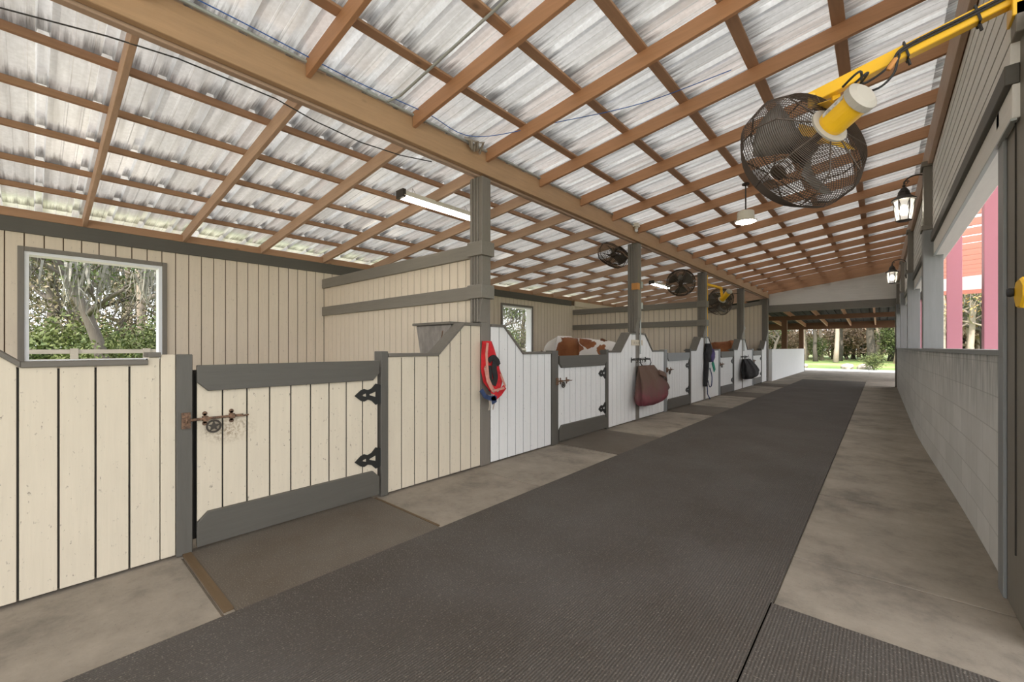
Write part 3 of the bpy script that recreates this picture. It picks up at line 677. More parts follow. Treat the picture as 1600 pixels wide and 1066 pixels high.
# near right pilaster
t = thing('wall_post', (.5, 3.3, 0), 'wide dark grey pilaster cut by the right edge of the photo', 'post')
q = MB(); q.box(.50, .72, 2.86, 3.42, 0, 2.86); q.build('shaft', M['grey'], t, bevel=.004)
q = MB(); q.box(.485, .50, 3.37, 3.50, 0, 2.75); q.box(.50, .7, 3.42, 3.5, 0, 2.75); q.build('corner_board', M['grey_light'], t, bevel=.003)
q = MB(); q.box(.47, .72, 3.0, 3.47, 2.78, 2.92); q.prism([(3.47, 2.92), (3.47, 2.5), (3.40, 2.5), (3.40, 2.92)], 'X', .475, .5); q.build('collar', M['grey_x'], t, bevel=.004)
q = MB(); q.box(.49, .68, 3.0, 3.40, 2.92, 3.6); q.build('upper_shaft', M['grey'], t, bevel=.004)
q = MB(); q.box(.495, .4999, 3.17, 3.18, .3, 2.7); q.build('seam_strip', M['dark'], t)
# yellow cord reel hanging on the pilaster
t = thing('cord_reel', (.46, 3.1, 1.5), 'yellow plastic reel with a black knob hanging on the pilaster at the right edge', 'reel')
q = MB(); q.prism([(2.955 + (a - 3.05) * .9, 1.555 + (b - 1.56) * .9) for a, b in ((3.04, 1.545), (3.05, 1.58), (3.0, 1.63), (2.92, 1.64), (2.85, 1.6), (2.85, 1.54), (2.92, 1.49), (3.0, 1.495))], 'X', .455, .495); q.build('body', M['yellow'], t, bevel=.008)
q = MB(); q.lathe([(.018, 0), (.021, .012), (.018, .022), (0, .024)], 16, (.455, 2.935, 1.57), (-1, .2, 0)); q.build('knob', M['rubber'], t)

# ------------------------------------------------------------ lamps
def lantern(x, y, z, label, xw):
    """z = middle of the glass body"""
    t = thing('wall_lantern', (x, y, z), label, 'lantern')
    cg = MB(); H_ = .15
    for k in range(6):
        a0 = k * math.pi / 3; a1 = a0 + math.pi / 3
        T = [Vector((x + .105 * math.cos(a), y + .105 * math.sin(a), z + H_ * .75)) for a in (a0, a1)]
        B = [Vector((x + .075 * math.cos(a), y + .075 * math.sin(a), z - H_)) for a in (a0, a1)]
        cg.tube([T[0], B[0]], .005, 5); cg.tube([T[0], T[1]], .006, 5); cg.tube([B[0], B[1]], .007, 5)
        mid = (B[0] + B[1]) / 2 + Vector((0, 0, .05)); cg.tube([T[0], mid], .003, 4); cg.tube([T[1], mid], .003, 4)
    cg.build('cage', M['bronze'], t)
    gm = MB(); gm.lathe([(.072, -H_), (.10, H_ * .75)], 6, (x, y, z)); gm.build('glass', M['glass'], t)
    rf = MB(); rf.lathe([(.125, H_ * .72), (.125, H_ * .80), (.07, H_ * 1.1), (.055, H_ * 1.4), (.06, H_ * 1.42), (.03, H_ * 1.75), (.012, H_ * 1.85), (.02, H_ * 1.98), (0, H_ * 2.1)], 18, (x, y, z)); rf.build('roof', M['bronze'], t)
    bs = MB(); bs.lathe([(0.0, -H_ * 1.12), (.05, -H_ * 1.08), (.082, -H_), (.06, -H_ * .95), (0, -H_ * .95)], 18, (x, y, z)); bs.build('base', M['bronze'], t)
    bl = MB(); bl.lathe([(0, -.06), (.03, -.045), (.038, -.01), (.025, .04), (.018, .06), (0, .06)], 14, (x, y, z - .02)); bl.build('bulb', M['lant'], t, smooth=True)
    ar = MB(); pts = []
    R_ = (xw - x) / 2
    for i in range(13):
        a = math.pi * (1 - i / 12); pts.append((x + R_ + R_ * math.cos(a), y, z + H_ * 2.1 + .09 * math.sin(a)))
    pts += [(xw, y, z + H_ * 1.2), (xw - .01, y, z - .02)]
    ar.tube(pts, .009, 7)
    sp_ = [(x + .02 + .03 * math.cos(a) * (1 - a / 14), y, z + H_ * 2.1 + .03 * math.sin(a) * (1 - a / 14) + .02) for a in [i * .6 for i in range(14)]]; ar.tube(sp_, .005, 5)
    ar.box(xw - .008, xw + .012, y - .03, y + .03, z - .06, z + .14)
    ar.build('arm', M['bronze'], t)
lantern(.225, 7.38, 3.10, 'large lit bronze wall lantern on the first capital post, top right', .455)
lantern(.21, 13.75, 3.03, 'small lit bronze lantern hanging before the far end wall', .455)

def tube_light(x, y0, y1, z, label, wired=True):
    t = thing('tube_light', (x, (y0 + y1) / 2, z), label, 'ceiling light')
    h = MB(); h.prism([(x - .075, z - .02), (x - .05, z + .045), (x + .05, z + .045), (x + .075, z - .02), (x + .07, z - .02), (x + .045, z + .03), (x - .045, z + .03), (x - .07, z - .02)], 'Y', y0, y1); h.build('housing', M['lampwhite'], t)
    d = MB(); d.prism([(x + .062 * math.cos(a), z - .012 + .04 * math.sin(a)) for a in [math.pi + i * math.pi / 8 for i in range(9)]], 'Y', y0 + .03, y1 - .03); d.build('tube', M['tube'], t)
    e = MB(); e.box(x - .07, x + .07, y0 - .02, y0 + .02, z - .04, z + .055); e.box(x - .07, x + .07, y1 - .02, y1 + .02, z - .04, z + .055); e.build('end_cap', M['bronze'], t)
    c = MB()
    for y in (y0 + .18, y1 - .18):
        c.tube([(x - .04, y, z + .04), (x, y - .02, zl(x) - .1)], .002, 4); c.tube([(x + .04, y, z + .04), (x, y - .02, zl(x) - .1)], .002, 4)
    c.tube([(x, y0 + .5, z + .04), (x + .03, y0 + .55, z + .12), (x + .2, y0 + .6, z + .22), (x + .3, y0 + .62, zl(x) - .06)], .006, 5)
    c.build('hanger', M['rubber'], t)
tube_light(-4.20, 2.83, 4.03, 3.10, 'long lit tube light hanging over the stall left of the first post')
tube_light(-4.6, 10.9, 12.1, 3.05, 'small distant lit tube light glowing behind the far fans')
def pendant(x, y, z, ztop):
    t = thing('pendant_lamp', (x, y, ztop), 'round cream pendant lamp, lit, hanging from the aisle rafters', 'ceiling light')
    q = MB(); q.tube([(x, y, z + .12), (x, y, ztop)], .010, 8); q.build('stem', M['bronze'], t)
    q = MB(); q.lathe([(.145, -.035), (.150, -.02), (.115, -.005), (.112, .11), (.10, .12), (.0, .122)], 32, (x, y, z)); q.build('housing', M['lampwhite'], t, smooth=False)
    q = MB(); q.lathe([(0, -.062), (.08, -.056), (.135, -.036), (.135, -.03), (0, -.03)], 32, (x, y, z)); q.build('diffuser', M['pend'], t, smooth=True)
    q = MB(); q.lathe([(.05, 0), (.05, .02)], 16, (x, y, ztop - .02)); q.build('canopy', M['bronze'], t)
pendant(-1.50, 6.95, 3.21, zr(-1.5) - .03)

# ------------------------------------------------------------ fans
def fan(name, c, d, rad, label, motor, wire_r=.0022, nr=20, blade=None, spokes=8, tail=.30):
    """cage fan centred at c, blowing along d"""
    c = Vector(c); d = Vector(d).normalized(); t = thing(name, tuple(c), label, 'fan')
    Q = d.to_track_quat('Z', 'Y').to_matrix()
    def W(r, a, z): return c + Q @ Vector((r * math.cos(a), r * math.sin(a), z))
    prof = []
    def seg(p, q, n): 
        for i in range(n): prof.append((p[0] + (q[0] - p[0]) * i / n, p[1] + (q[1] - p[1]) * i / n))
    K = rad / .33
    seg((.05, .20), (.25, .165), nr // 2); seg((.25, .165), (.33, .07), nr // 3); seg((.33, .07), (.33, -.04), nr // 4); seg((.33, -.04), (.27, -.12), nr // 3); seg((.27, -.12), (.085, -.155), nr // 2 + 1)
    prof = [(r * K, z * K) for r, z in prof]
    g = MB(); ns = 40
    for r, z in prof: g.tube([W(r, 2 * math.pi * i / ns, z) for i in range(ns)], wire_r, 4, True)
    for k in range(spokes):
        a = 2 * math.pi * k / spokes + .2; g.tube([W(r, a, z) for r, z in prof], wire_r * 1.9, 5)
    g.build('guard', M['wire'], t)
    h = MB(); h.lathe([(0, .19 * K), (.045 * K, .19 * K), (.05 * K, .17 * K)], 16, tuple(c), d); h.build('guard_cap', M['wire'], t)
    b = MB()
    for k in range(3):
        a0 = 2 * math.pi * k / 3 + .5; pts = []
        for i in range(7):
            r = (.05 + .235 * i / 6) * K; wd = .18 + .42 * math.sin(min(1, i / 4) * math.pi / 2); wd *= 1.0
            row = []
            for j in range(5):
                a = a0 + (j / 4 - .5) * wd * 2; row.append(W(r, a, (.055 * (.5 - j / 4) * 2) * K))
            pts.append(row)
        vs = [p for r_ in pts for p in r_]; fs = [(i * 5 + j, i * 5 + j + 1, (i + 1) * 5 + j + 1, (i + 1) * 5 + j) for i in range(6) for j in range(4)]
        m_ = MB(); m_.add(vs, fs); o = m_.build('blade', M['blade'] if not (blade and k == 1) else blade, t, smooth=True); so = o.modifiers.new('s', 'SOLIDIFY'); so.thickness = .004
    hb = MB(); hb.lathe([(0, .06 * K), (.05 * K, .05 * K), (.055 * K, -.04 * K), (.02 * K, -.05 * K), (.02 * K, -.16 * K)], 20, tuple(c), d); hb.build('hub', M['wire'], t)
    mo = MB(); mo.lathe([(.0, -.14 * K), (.055 * K, -.14 * K), (.064 * K, -.16 * K), (.069 * K, -.18 * K), (.069 * K, (-.18 - tail) * K)], 28, tuple(c), d)
    mt = mo.build('motor', motor, t, smooth=False, bevel=.002)
    eb = MB(); eb.lathe([(.069 * K, (-.18 - tail) * K), (.077 * K, (-.18 - tail) * K), (.077 * K, (-.21 - tail) * K), (.05 * K, (-.225 - tail) * K), (0, (-.225 - tail) * K)], 28, tuple(c), d)
    eb.build('motor_end', M['cap'], mt)
    fl = MB(); fl.lathe([(.075 * K, -.15 * K), (.10 * K, -.155 * K), (.10 * K, -.165 * K), (.078 * K, -.165 * K)], 28, tuple(c), d); fl.build('flange', M['cap'], mt)
    return t, W, K
fc = Vector((-.335, 2.93, 2.46))
fd = Vector((-.763, .567, -.33))
ft, W, K = fan('barn_fan', fc, fd, .345, 'big dusty cage fan with a yellow motor hanging from a yellow arm, upper right', M['yellow'], .0021, 34, M['yellow'], 8, .13)
dn = fd.normalized()
# white label wrap on the near side of the motor
lm = MB(); Qm = dn.to_track_quat('Z', 'Y').to_matrix()
pr = []; rr = .0695 * K
best = max(range(36), key=lambda i: (Qm @ Vector((math.cos(i * math.pi / 18), math.sin(i * math.pi / 18), 0))).dot(Vector((-.5, -.5, .55))))
rows = []
for i in range(9):
    a = best * math.pi / 18 + (i - 4) * .13
    rows.append([fc + Qm @ Vector((rr * 1.01 * math.cos(a), rr * 1.01 * math.sin(a), z * K)) for z in (-.19, -.21, -.27, -.30)])
vs = [p for r_ in rows for p in r_]; fs = []
for i in range(8):
    fs.append((i * 4, i * 4 + 1, (i + 1) * 4 + 1, (i + 1) * 4))
    if i < 8: fs.append((i * 4 + 1, i * 4 + 2, (i + 1) * 4 + 2, (i + 1) * 4 + 1)); fs.append((i * 4 + 2, i * 4 + 3, (i + 1) * 4 + 3, (i + 1) * 4 + 2))
lm.add(vs, fs); lo = lm.build('motor_label', M['label'], ft); so = lo.modifiers.new('s', 'SOLIDIFY'); so.thickness = .0015
# yoke bracket and arm
me_ = fc - dn * (.25 * K)
armA = Vector((-.235, 3.03, 2.80)); armB = Vector((.56, 3.06, 2.99))
yk = MB(); u_ = (armA - me_)
ax = Vector((.75, .66, 0)).normalized()
pl_ = [armA + Vector((0, 0, .01)), armA + Vector((.03, .03, -.02)), me_ + Vector((0, 0, .05))]
yk.ribbon([armA + Vector((-.05, -.02, .0)), armA + Vector((-.05, -.02, -.09)), fc - dn * (.20 * K) + Vector((0, 0, .085))], .085, .012, (.65, -.75, 0))
yk.ribbon([armA + Vector((.04, .03, .0)), armA + Vector((.04, .03, -.07)), fc - dn * (.26 * K) + Vector((0, .02, .07))], .05, .010, (.65, -.75, 0))
yk.build('yoke', M['yellow'], ft)
bo = MB(); bo.lathe([(.02, 0), (.02, .012), (.012, .02), (0, .02)], 10, tuple(armA + Vector((-.05, -.03, -.085))), (.55, -.8, 0)); bo.build('yoke_bolt', M['bronze'], ft)
arm = thing('fan_arm', tuple(armB), 'long yellow square steel arm reaching in from the pilaster to hold the big fan', 'bracket')
q = MB(); dr = (armB - armA).normalized(); sd_ = dr.cross(Vector((0, 0, 1))).normalized(); up_ = sd_.cross(dr)
A_ = armA - dr * .09; vs = []
for p in (A_, armB):
    for (i, j) in ((-1, -1), (1, -1), (1, 1), (-1, 1)): vs.append(p + sd_ * .028 * i + up_ * .034 * j)
q.add(vs, [(0, 1, 2, 3), (4, 7, 6, 5), (0, 4, 5, 1), (1, 5, 6, 2), (2, 6, 7, 3), (3, 7, 4, 0)]); q.build('bar', M['yellow'], arm, bevel=.004)
q = MB(); q.box(.46, .50, 3.0, 3.12, 2.86, 3.08); q.build('mounting_plate', M['yellow'], arm, bevel=.003)
for s_ in (.42, .74):
    p = armA + (armB - armA) * s_; z_ = MB(); lp = [p + sd_ * .034 * a + up_ * .040 * b for a, b in ((-1, -1), (1, -1), (1, 1), (-1, 1))]
    z_.tube(lp, .006, 5, True); z_.tube([p - up_ * .04 - sd_ * .0, p - up_ * .075 + sd_ * .0], .007, 5); z_.build('cable_tie', M['rubber'], arm)
q = MB(); off = up_ * .0 - sd_ * -.0
side_ = sd_ * .036 if sd_.dot(Vector((0, -1, 0))) > 0 else sd_ * -.036
pts = [armB + side_ + up_ * .005, armA + (armB - armA) * .45 + side_ + up_ * .0]
ca = armA + (armB - armA) * .42 + side_
m_end = fc - dn * (.30 * K) + Vector((0, 0, .1))
q.tube(smooth([armB + side_, armA + (armB - armA) * .7 + side_, ca, ca + Vector((-.03, -.03, -.05)), ca + Vector((-.05, -.04, -.13)), ca + Vector((-.11, -.05, -.185)), ca + Vector((-.2, -.05, -.17)), m_end + Vector((.05, -.02, .02)), m_end]), .006, 6)
q.tube(smooth([armB + side_ + up_ * .014, armA + (armB - armA) * .7 + side_ + up_ * .014, ca + up_ * .014, ca + Vector((-.05, -.03, -.05)), ca + Vector((-.09, -.04, -.10)), ca + Vector((-.17, -.05, -.135)), m_end + Vector((.02, -.04, .03)), m_end + Vector((-.05, 0, .0))]), .006, 6)
q.build('power_cable', M['rubber'], arm)
q = MB(); p = ca + Vector((-.055, -.035, -.075)); dd = Vector((-.5, -.1, -.8)); q.lathe([(.010, -.03), (.013, -.02), (.013, .02), (.010, .03)], 10, tuple(p), dd); q.build('plug', M['orange'], arm)

def small_fan(c, d, rad, label, nm='barn_fan', yellow=False):
    t, W_, K_ = fan(nm, c, d, rad, label, M['yellow'] if yellow else M['steel'], .0035, 16, None, 6, .16 if not yellow else .3)
    return t
t = small_fan((-3.86, 7.35, 3.10), (-.35, -.35, -.85), .31, 'dusty cage fan under the roof just left of the second post')
q = MB(); q.tube([(-3.82, 7.38, 3.2), (-3.80, 7.38, 3.42)], .012, 6); q.tube([(-3.80, 7.38, 3.3), (-3.40, 7.3, 3.3)], .012, 6); q.build('bracket', M['wire'], t)
t = small_fan((-3.78, 10.75, 2.95), (.25, -.75, -.45), .34, 'dark cage fan just left of the third post, beside a glowing tube light')
q = MB(); q.tube([(-3.8, 10.88, 3.05), (-3.7, 11.03, 3.12), (-3.40, 11.06, 3.12)], .012, 6); q.build('bracket', M['wire'], t)
t = small_fan((-3.22, 11.95, 2.48), (-.55, .45, -.45), .33, 'cage fan with a yellow motor on the third post, seen over the far stalls', yellow=True)
q = MB(); q.ribbon([(-3.36, 11.12, 2.92), (-3.27, 11.27, 2.9), (-3.1, 11.75, 2.85)], .07, .05, (0, 0, 1)); q.ribbon([(-3.1, 11.72, 2.85), (-3.08, 11.76, 2.6)], .06, .02, (.6, -.7, 0)); q.build('arm', M['yellow'], t)
t = small_fan((-3.78, 14.3, 2.85), (.1, -.6, -.5), .36, 'dark cage fan just left of the fourth post, behind the yellow motor fan')
q = MB(); q.tube([(-3.78, 14.45, 2.95), (-3.7, 14.88, 3.05), (-3.4, 14.9, 3.05)], .012, 6); q.build('bracket', M['wire'], t)
q = MB(); q.tube([(XL + .04, 11.24, 1.6), (XL + .04, 11.24, 3.15)], .012, 6); tag(q.build('yellow_pole', M['yellow'], loc=(XL + .04, 11.24, 1.6)), 'thin yellow pole on the far side of the third post', 'pole')

# ------------------------------------------------------------ feeder in the near stall
t = thing('corner_feeder', (-3.8, 3.05, 1.2), 'scuffed grey feed trough with a lid in the corner of the near stall', 'feeder')
q = MB(); q.prism([(-4.12, 1.57), (-3.98, .98), (-3.5, .98), (-3.5, 1.57)], 'Y', 2.98, 3.26); q.build('bin', M['trough'], t, bevel=.01)
q = MB(); q.box(-4.15, -3.48, 2.95, 3.28, 1.572, 1.60); q.build('lid', M['capwood'], t, bevel=.003)
q = MB(); q.tube([(-3.62, 2.97, 1.50), (-3.60, 2.95, 1.46), (-3.62, 2.95, 1.42)], .006, 5); q.build('snap_hook', M['rust'], t)

# ------------------------------------------------------------ name plaque
q = MB(); q.box(XL + .002, XL + .016, 7.0, 7.46, 1.355, 1.455)
pq = tag(q.build('name_plaque', M['cream'], bevel=.003, loc=(XL, 7.2, 1.4)), 'small white name plaque on the hump above the maroon bag', 'sign')
q = MB(); x = XL + .0165
for i in range(9):
    y = 7.06 + i * .04; q.box(x, x + .001, y, y + .022, 1.385, 1.39); q.box(x, x + .001, y, y + .005, 1.385, 1.425)
    if i % 2: q.box(x, x + .001, y + .017, y + .022, 1.385, 1.425)
q.build('worn_lettering', M['capwood'], pq)

# ------------------------------------------------------------ bar rack and bags
def rack(y, z, label, ln=.42):
    q = MB(); X_ = XL + .02
    for yy_ in (y - ln / 2, y + ln / 2 - .03): q.box(XL, X_ + .06, yy_ - .006, yy_ + .006, z - .012, z + .012); q.box(XL, XL + .006, yy_ - .015, yy_ + .015, z - .05, z + .04)
    q.tube([(X_ + .06, y - ln / 2 - .05, z), (X_ + .06, y + ln / 2, z)], .009, 8)
    q.tube([(X_ + .03, y - ln / 2 - .04, z + .02), (X_ + .03, y + ln / 2, z + .02)], .006, 6)
    for i in range(4):
        yy_ = y - ln / 2 + .04 + i * .1; q.tube([(X_ + .06, yy_, z + .012), (X_ + .085, yy_, z - .02), (X_ + .08, yy_, z - .05), (X_ + .06, yy_, z - .045)], .005, 6)
    return tag(q.build('hook_rack', M['black'], loc=(XL, y, z)), label, 'rack')
rack(7.32, 1.10, 'black metal bar rack holding the maroon bag', .62)
rack(15.1, 1.02, 'small black metal rack holding the far black bag', .6)
def bag(name, y, ztop, wd, ht, dp, m, label, skew=.0, folds=7):
    t = thing(name, (XL + .02, y, ztop - ht), label, 'bag')
    mb = MB(); nu, nv = 40, 22; vs = []
    for j in range(nv + 1):
        v = j / nv; z = ztop - ht * v
        # width profile: narrow gathered neck, full round bottom
        wv = wd * (.50 + .50 * math.sin(min(1, v * 1.25) * math.pi / 2)) * (1 if v < .72 else math.sqrt(max(0, 1 - ((v - .72) / .28) ** 2)) * .93 + .07)
        dv = dp * (.30 + .70 * math.sin(min(1, v * 1.5) * math.pi / 2)) * (1 if v < .75 else math.sqrt(max(0, 1 - ((v - .75) / .25) ** 2)) * .9 + .1)
        cy = y + skew * math.sin(v * math.pi) * wd
        for i in range(nu):
            a = 2 * math.pi * i / nu
            fo = 1 + .15 * math.sin(folds * a + 3 * v) * (1 - v * .6) + .07 * math.sin(13 * a + 5 * v) * (1 - .5 * v)
            yy_ = cy + .5 * wv * math.cos(a) * fo; xx = XL + .02 + dp * .5 * .98 + .5 * dv * math.sin(a) * fo - (dp - dv) * .35
            if math.sin(a) < 0: xx = max(xx, XL + .012)
            sk = .09 * wd * (v * (1 - v) * 4) if math.cos(a) > .6 and .25 < v < .6 else 0
            vs.append((xx, yy_ + sk, z))
    fs = [(j * nu + i, j * nu + (i + 1) % nu, (j + 1) * nu + (i + 1) % nu, (j + 1) * nu + i) for j in range(nv) for i in range(nu)] + [tuple(range(nu))[::-1], tuple(nv * nu + i for i in range(nu))]
    mb.add(vs, fs); mb.build('sack', m, t, smooth=True)
    st = MB()
    for s_ in (-1, 1): st.ribbon([(XL + .085, y + s_ * wd * .18, ztop + .13), (XL + .10, y + s_ * wd * .2, ztop + .05), (XL + .11, y + s_ * wd * .12, ztop - .03)], .03, .005, (1, 0, 0))
    st.build('strap', M['blackcloth'], t)
    return t
t = bag('blanket_bag', 7.40, .99, 1.14, .74, .34, M['maroon'], 'bulging faded maroon and brown canvas bag hanging from a bar rack', .06)
q = MB(); pts = smooth([(XL + .26, 7.62, .86), (XL + .31, 7.78, .80), (XL + .27, 7.93, .70), (XL + .20, 7.98, .62)]); q.ribbon(pts, .10, .025, (1, .2, .3)); q.build('open_flap', M['maroon'], t)
t = bag('feed_bag', 15.1, .95, 1.5, .66, .34, M['blackcloth'], 'black cloth bag hanging on the white wall beyond the dark halters', .05)

# ------------------------------------------------------------ halters
def wav(p, amp, n=3): return [Vector(q) + Vector((random.uniform(-1, 1), random.uniform(-1, 1), random.uniform(-1, 1))) * amp for q in p]
t = thing('red_halter', (XL + .03, 3.46, 1.39), 'bundle of red and pink horse halters hanging on the first post', 'halter')
q = MB(); x = XL + .05
nu, nv = 22, 16; vs = []
for j in range(nv + 1):
    v = j / nv; z = 1.39 - .56 * v; wv = .055 + .085 * math.sin(min(1, v * 1.4) * math.pi / 2) ** 1.0; wv *= (1 if v < .8 else 1 - (v - .8) * 2.5)
    cy = 3.42 + .12 * v
    for i in range(nu):
        a = 2 * math.pi * i / nu; fo = 1 + .12 * math.sin(5 * a + 6 * v); vs.append((x + .045 * math.sin(a) * fo, cy + wv * math.cos(a) * fo, z))
q.add(vs, [(j * nu + i, j * nu + (i + 1) % nu, (j + 1) * nu + (i + 1) % nu, (j + 1) * nu + i) for j in range(nv) for i in range(nu)] + [tuple(range(nu))[::-1], tuple(nv * nu + i for i in range(nu))])
q.build('folded_noseband', M['red'], t, smooth=True)
q = MB(); xs = x + .05
q.ribbon([(xs, 3.38, 1.37), (xs + .012, 3.35, 1.25), (xs + .012, 3.36, 1.12), (xs + .01, 3.38, .98), (xs + .01, 3.45, .86)], .028, .006, (1, -.2, 0))
q.ribbon([(xs, 3.34, 1.10), (xs + .01, 3.37, .95), (xs + .015, 3.44, .84), (xs + .015, 3.52, .845), (xs, 3.66, .86)], .026, .006, (1, -.2, 0))
q.ribbon([(xs - .01, 3.68, .87), (xs - .01, 3.62, .98), (xs - .01, 3.60, 1.02)], .026, .006, (1, 0, 0))
q.build('pink_strap', M['pinkweb'], t)
q = MB(); q.ribbon(smooth([(xs - .005, 3.40, 1.17), (xs + .01, 3.46, 1.21), (xs + .005, 3.53, 1.17), (xs - .01, 3.57, 1.12)]), .055, .012, (1, 0, 0)); q.ribbon(smooth([(xs, 3.50, 1.17), (xs + .015, 3.47, 1.08), (xs + .005, 3.50, .98), (xs, 3.47, .90)]), .085, .012, (1, .2, 0)); q.ribbon(smooth([(xs - .01, 3.42, 1.12), (xs + .01, 3.41, 1.02), (xs, 3.43, .93)]), .04, .01, (1, -.3, 0)); q.build('dark_fleece', M['blackcloth'], t)
q = MB(); q.ribbon([(xs, 3.66, .87), (xs, 3.58, .80), (xs, 3.50, .76)], .06, .008, (1, 0, 0)); q.ribbon([(xs, 3.44, .84), (xs, 3.52, .80)], .05, .006, (1, 0, 0)); q.build('red_strap', M['red'], t)
q = MB(); q.ribbon([(xs - .02, 3.30, .86), (xs, 3.34, .79), (xs, 3.42, .76), (xs, 3.52, .75)], .05, .01, (1, 0, 0)); q.ribbon([(xs, 3.46, .78), (xs, 3.49, .70)], .07, .01, (1, 0, 0)); q.build('blue_webbing', M['navy'], t)
q = MB()
for yy_ in (3.40, 3.41, 3.47, 3.48): q.tube([(xs, yy_, .80), (xs, yy_ + .01, .70), (xs, yy_ + random.uniform(-.02, .02), .63)], .005, 5)
for c_, r_ in (((xs + .01, 3.345, 1.10), .018), ((xs + .01, 3.47, .84), .02)): q.tube([(c_[0], c_[1] + math.cos(i * .63) * r_, c_[2] + math.sin(i * .63) * r_) for i in range(10)], .004, 5, True)
q.build('rope_ends', M['rope'], t)
t.location.y -= .10
t = thing('dark_halter', (XL + .03, 11.4, 1.4), 'navy and black halters with a green strap hanging by the third post', 'halter')
def bundle(mb, y, z0, z1, w0, w1, x, dpt=.06):
    nu, nv = 16, 12; vs = []
    for j in range(nv + 1):
        v = j / nv; z = z0 + (z1 - z0) * v; wv = (w0 + (w1 - w0) * math.sin(v * math.pi)) * .5
        for i in range(nu):
            a = 2 * math.pi * i / nu; fo = 1 + .16 * math.sin(4 * a + 7 * v) + .1 * math.sin(7 * a - 5 * v); vs.append((x + dpt * math.sin(a) * fo, y + .04 * math.sin(5 * v) + wv * math.cos(a) * fo, z))
    mb.add(vs, [(j * nu + i, j * nu + (i + 1) % nu, (j + 1) * nu + (i + 1) % nu, (j + 1) * nu + i) for j in range(nv) for i in range(nu)] + [tuple(range(nu))[::-1], tuple(nv * nu + i for i in range(nu))])
q = MB(); bundle(q, 11.42, 1.42, .95, .12, .42, XL + .07); bundle(q, 11.28, 1.2, .35, .1, .14, XL + .06, .05); q.build('black_straps', M['blackcloth'], t, smooth=True)
q = MB(); bundle(q, 11.62, 1.28, .95, .1, .3, XL + .10, .05); q.build('purple_straps', M['purple'], t, smooth=True)
q = MB(); q.ribbon([(XL + .12, 11.6, .95), (XL + .12, 11.72, .82), (XL + .12, 11.78, .72)], .12, .02, (1, 0, 0)); q.build('green_strap', M['green'], t)
q = MB(); q.tube(smooth([(XL + .1, 11.45, .8), (XL + .11, 11.58, .6), (XL + .11, 11.55, .36), (XL + .1, 11.42, .34), (XL + .08, 11.36, .5)]), .012, 6); q.tube([(XL + .08, 11.3, .4), (XL + .08, 11.34, .15), (XL + .09, 11.5, .02)], .012, 6); q.build('lead_rope', M['navy'], t)
t.location.y -= .22
# rusty ring hook on the back wall
q = MB(); c_ = Vector((XB + .02, -.32, 1.62)); q.tube([c_ + Vector((0, math.cos(i * .63) * .035, math.sin(i * .63) * .035)) for i in range(10)], .006, 5, True); q.box(XB, XB + .012, -.34, -.30, 1.64, 1.70); q.tube([c_ + Vector((.01, .0, -.04)), c_ + Vector((.01, 0, -.2))], .008, 5)
tag(q.build('tie_ring', M['rust'], loc=tuple(c_)), 'rusty tie ring on the back wall left of the big window', 'ring')

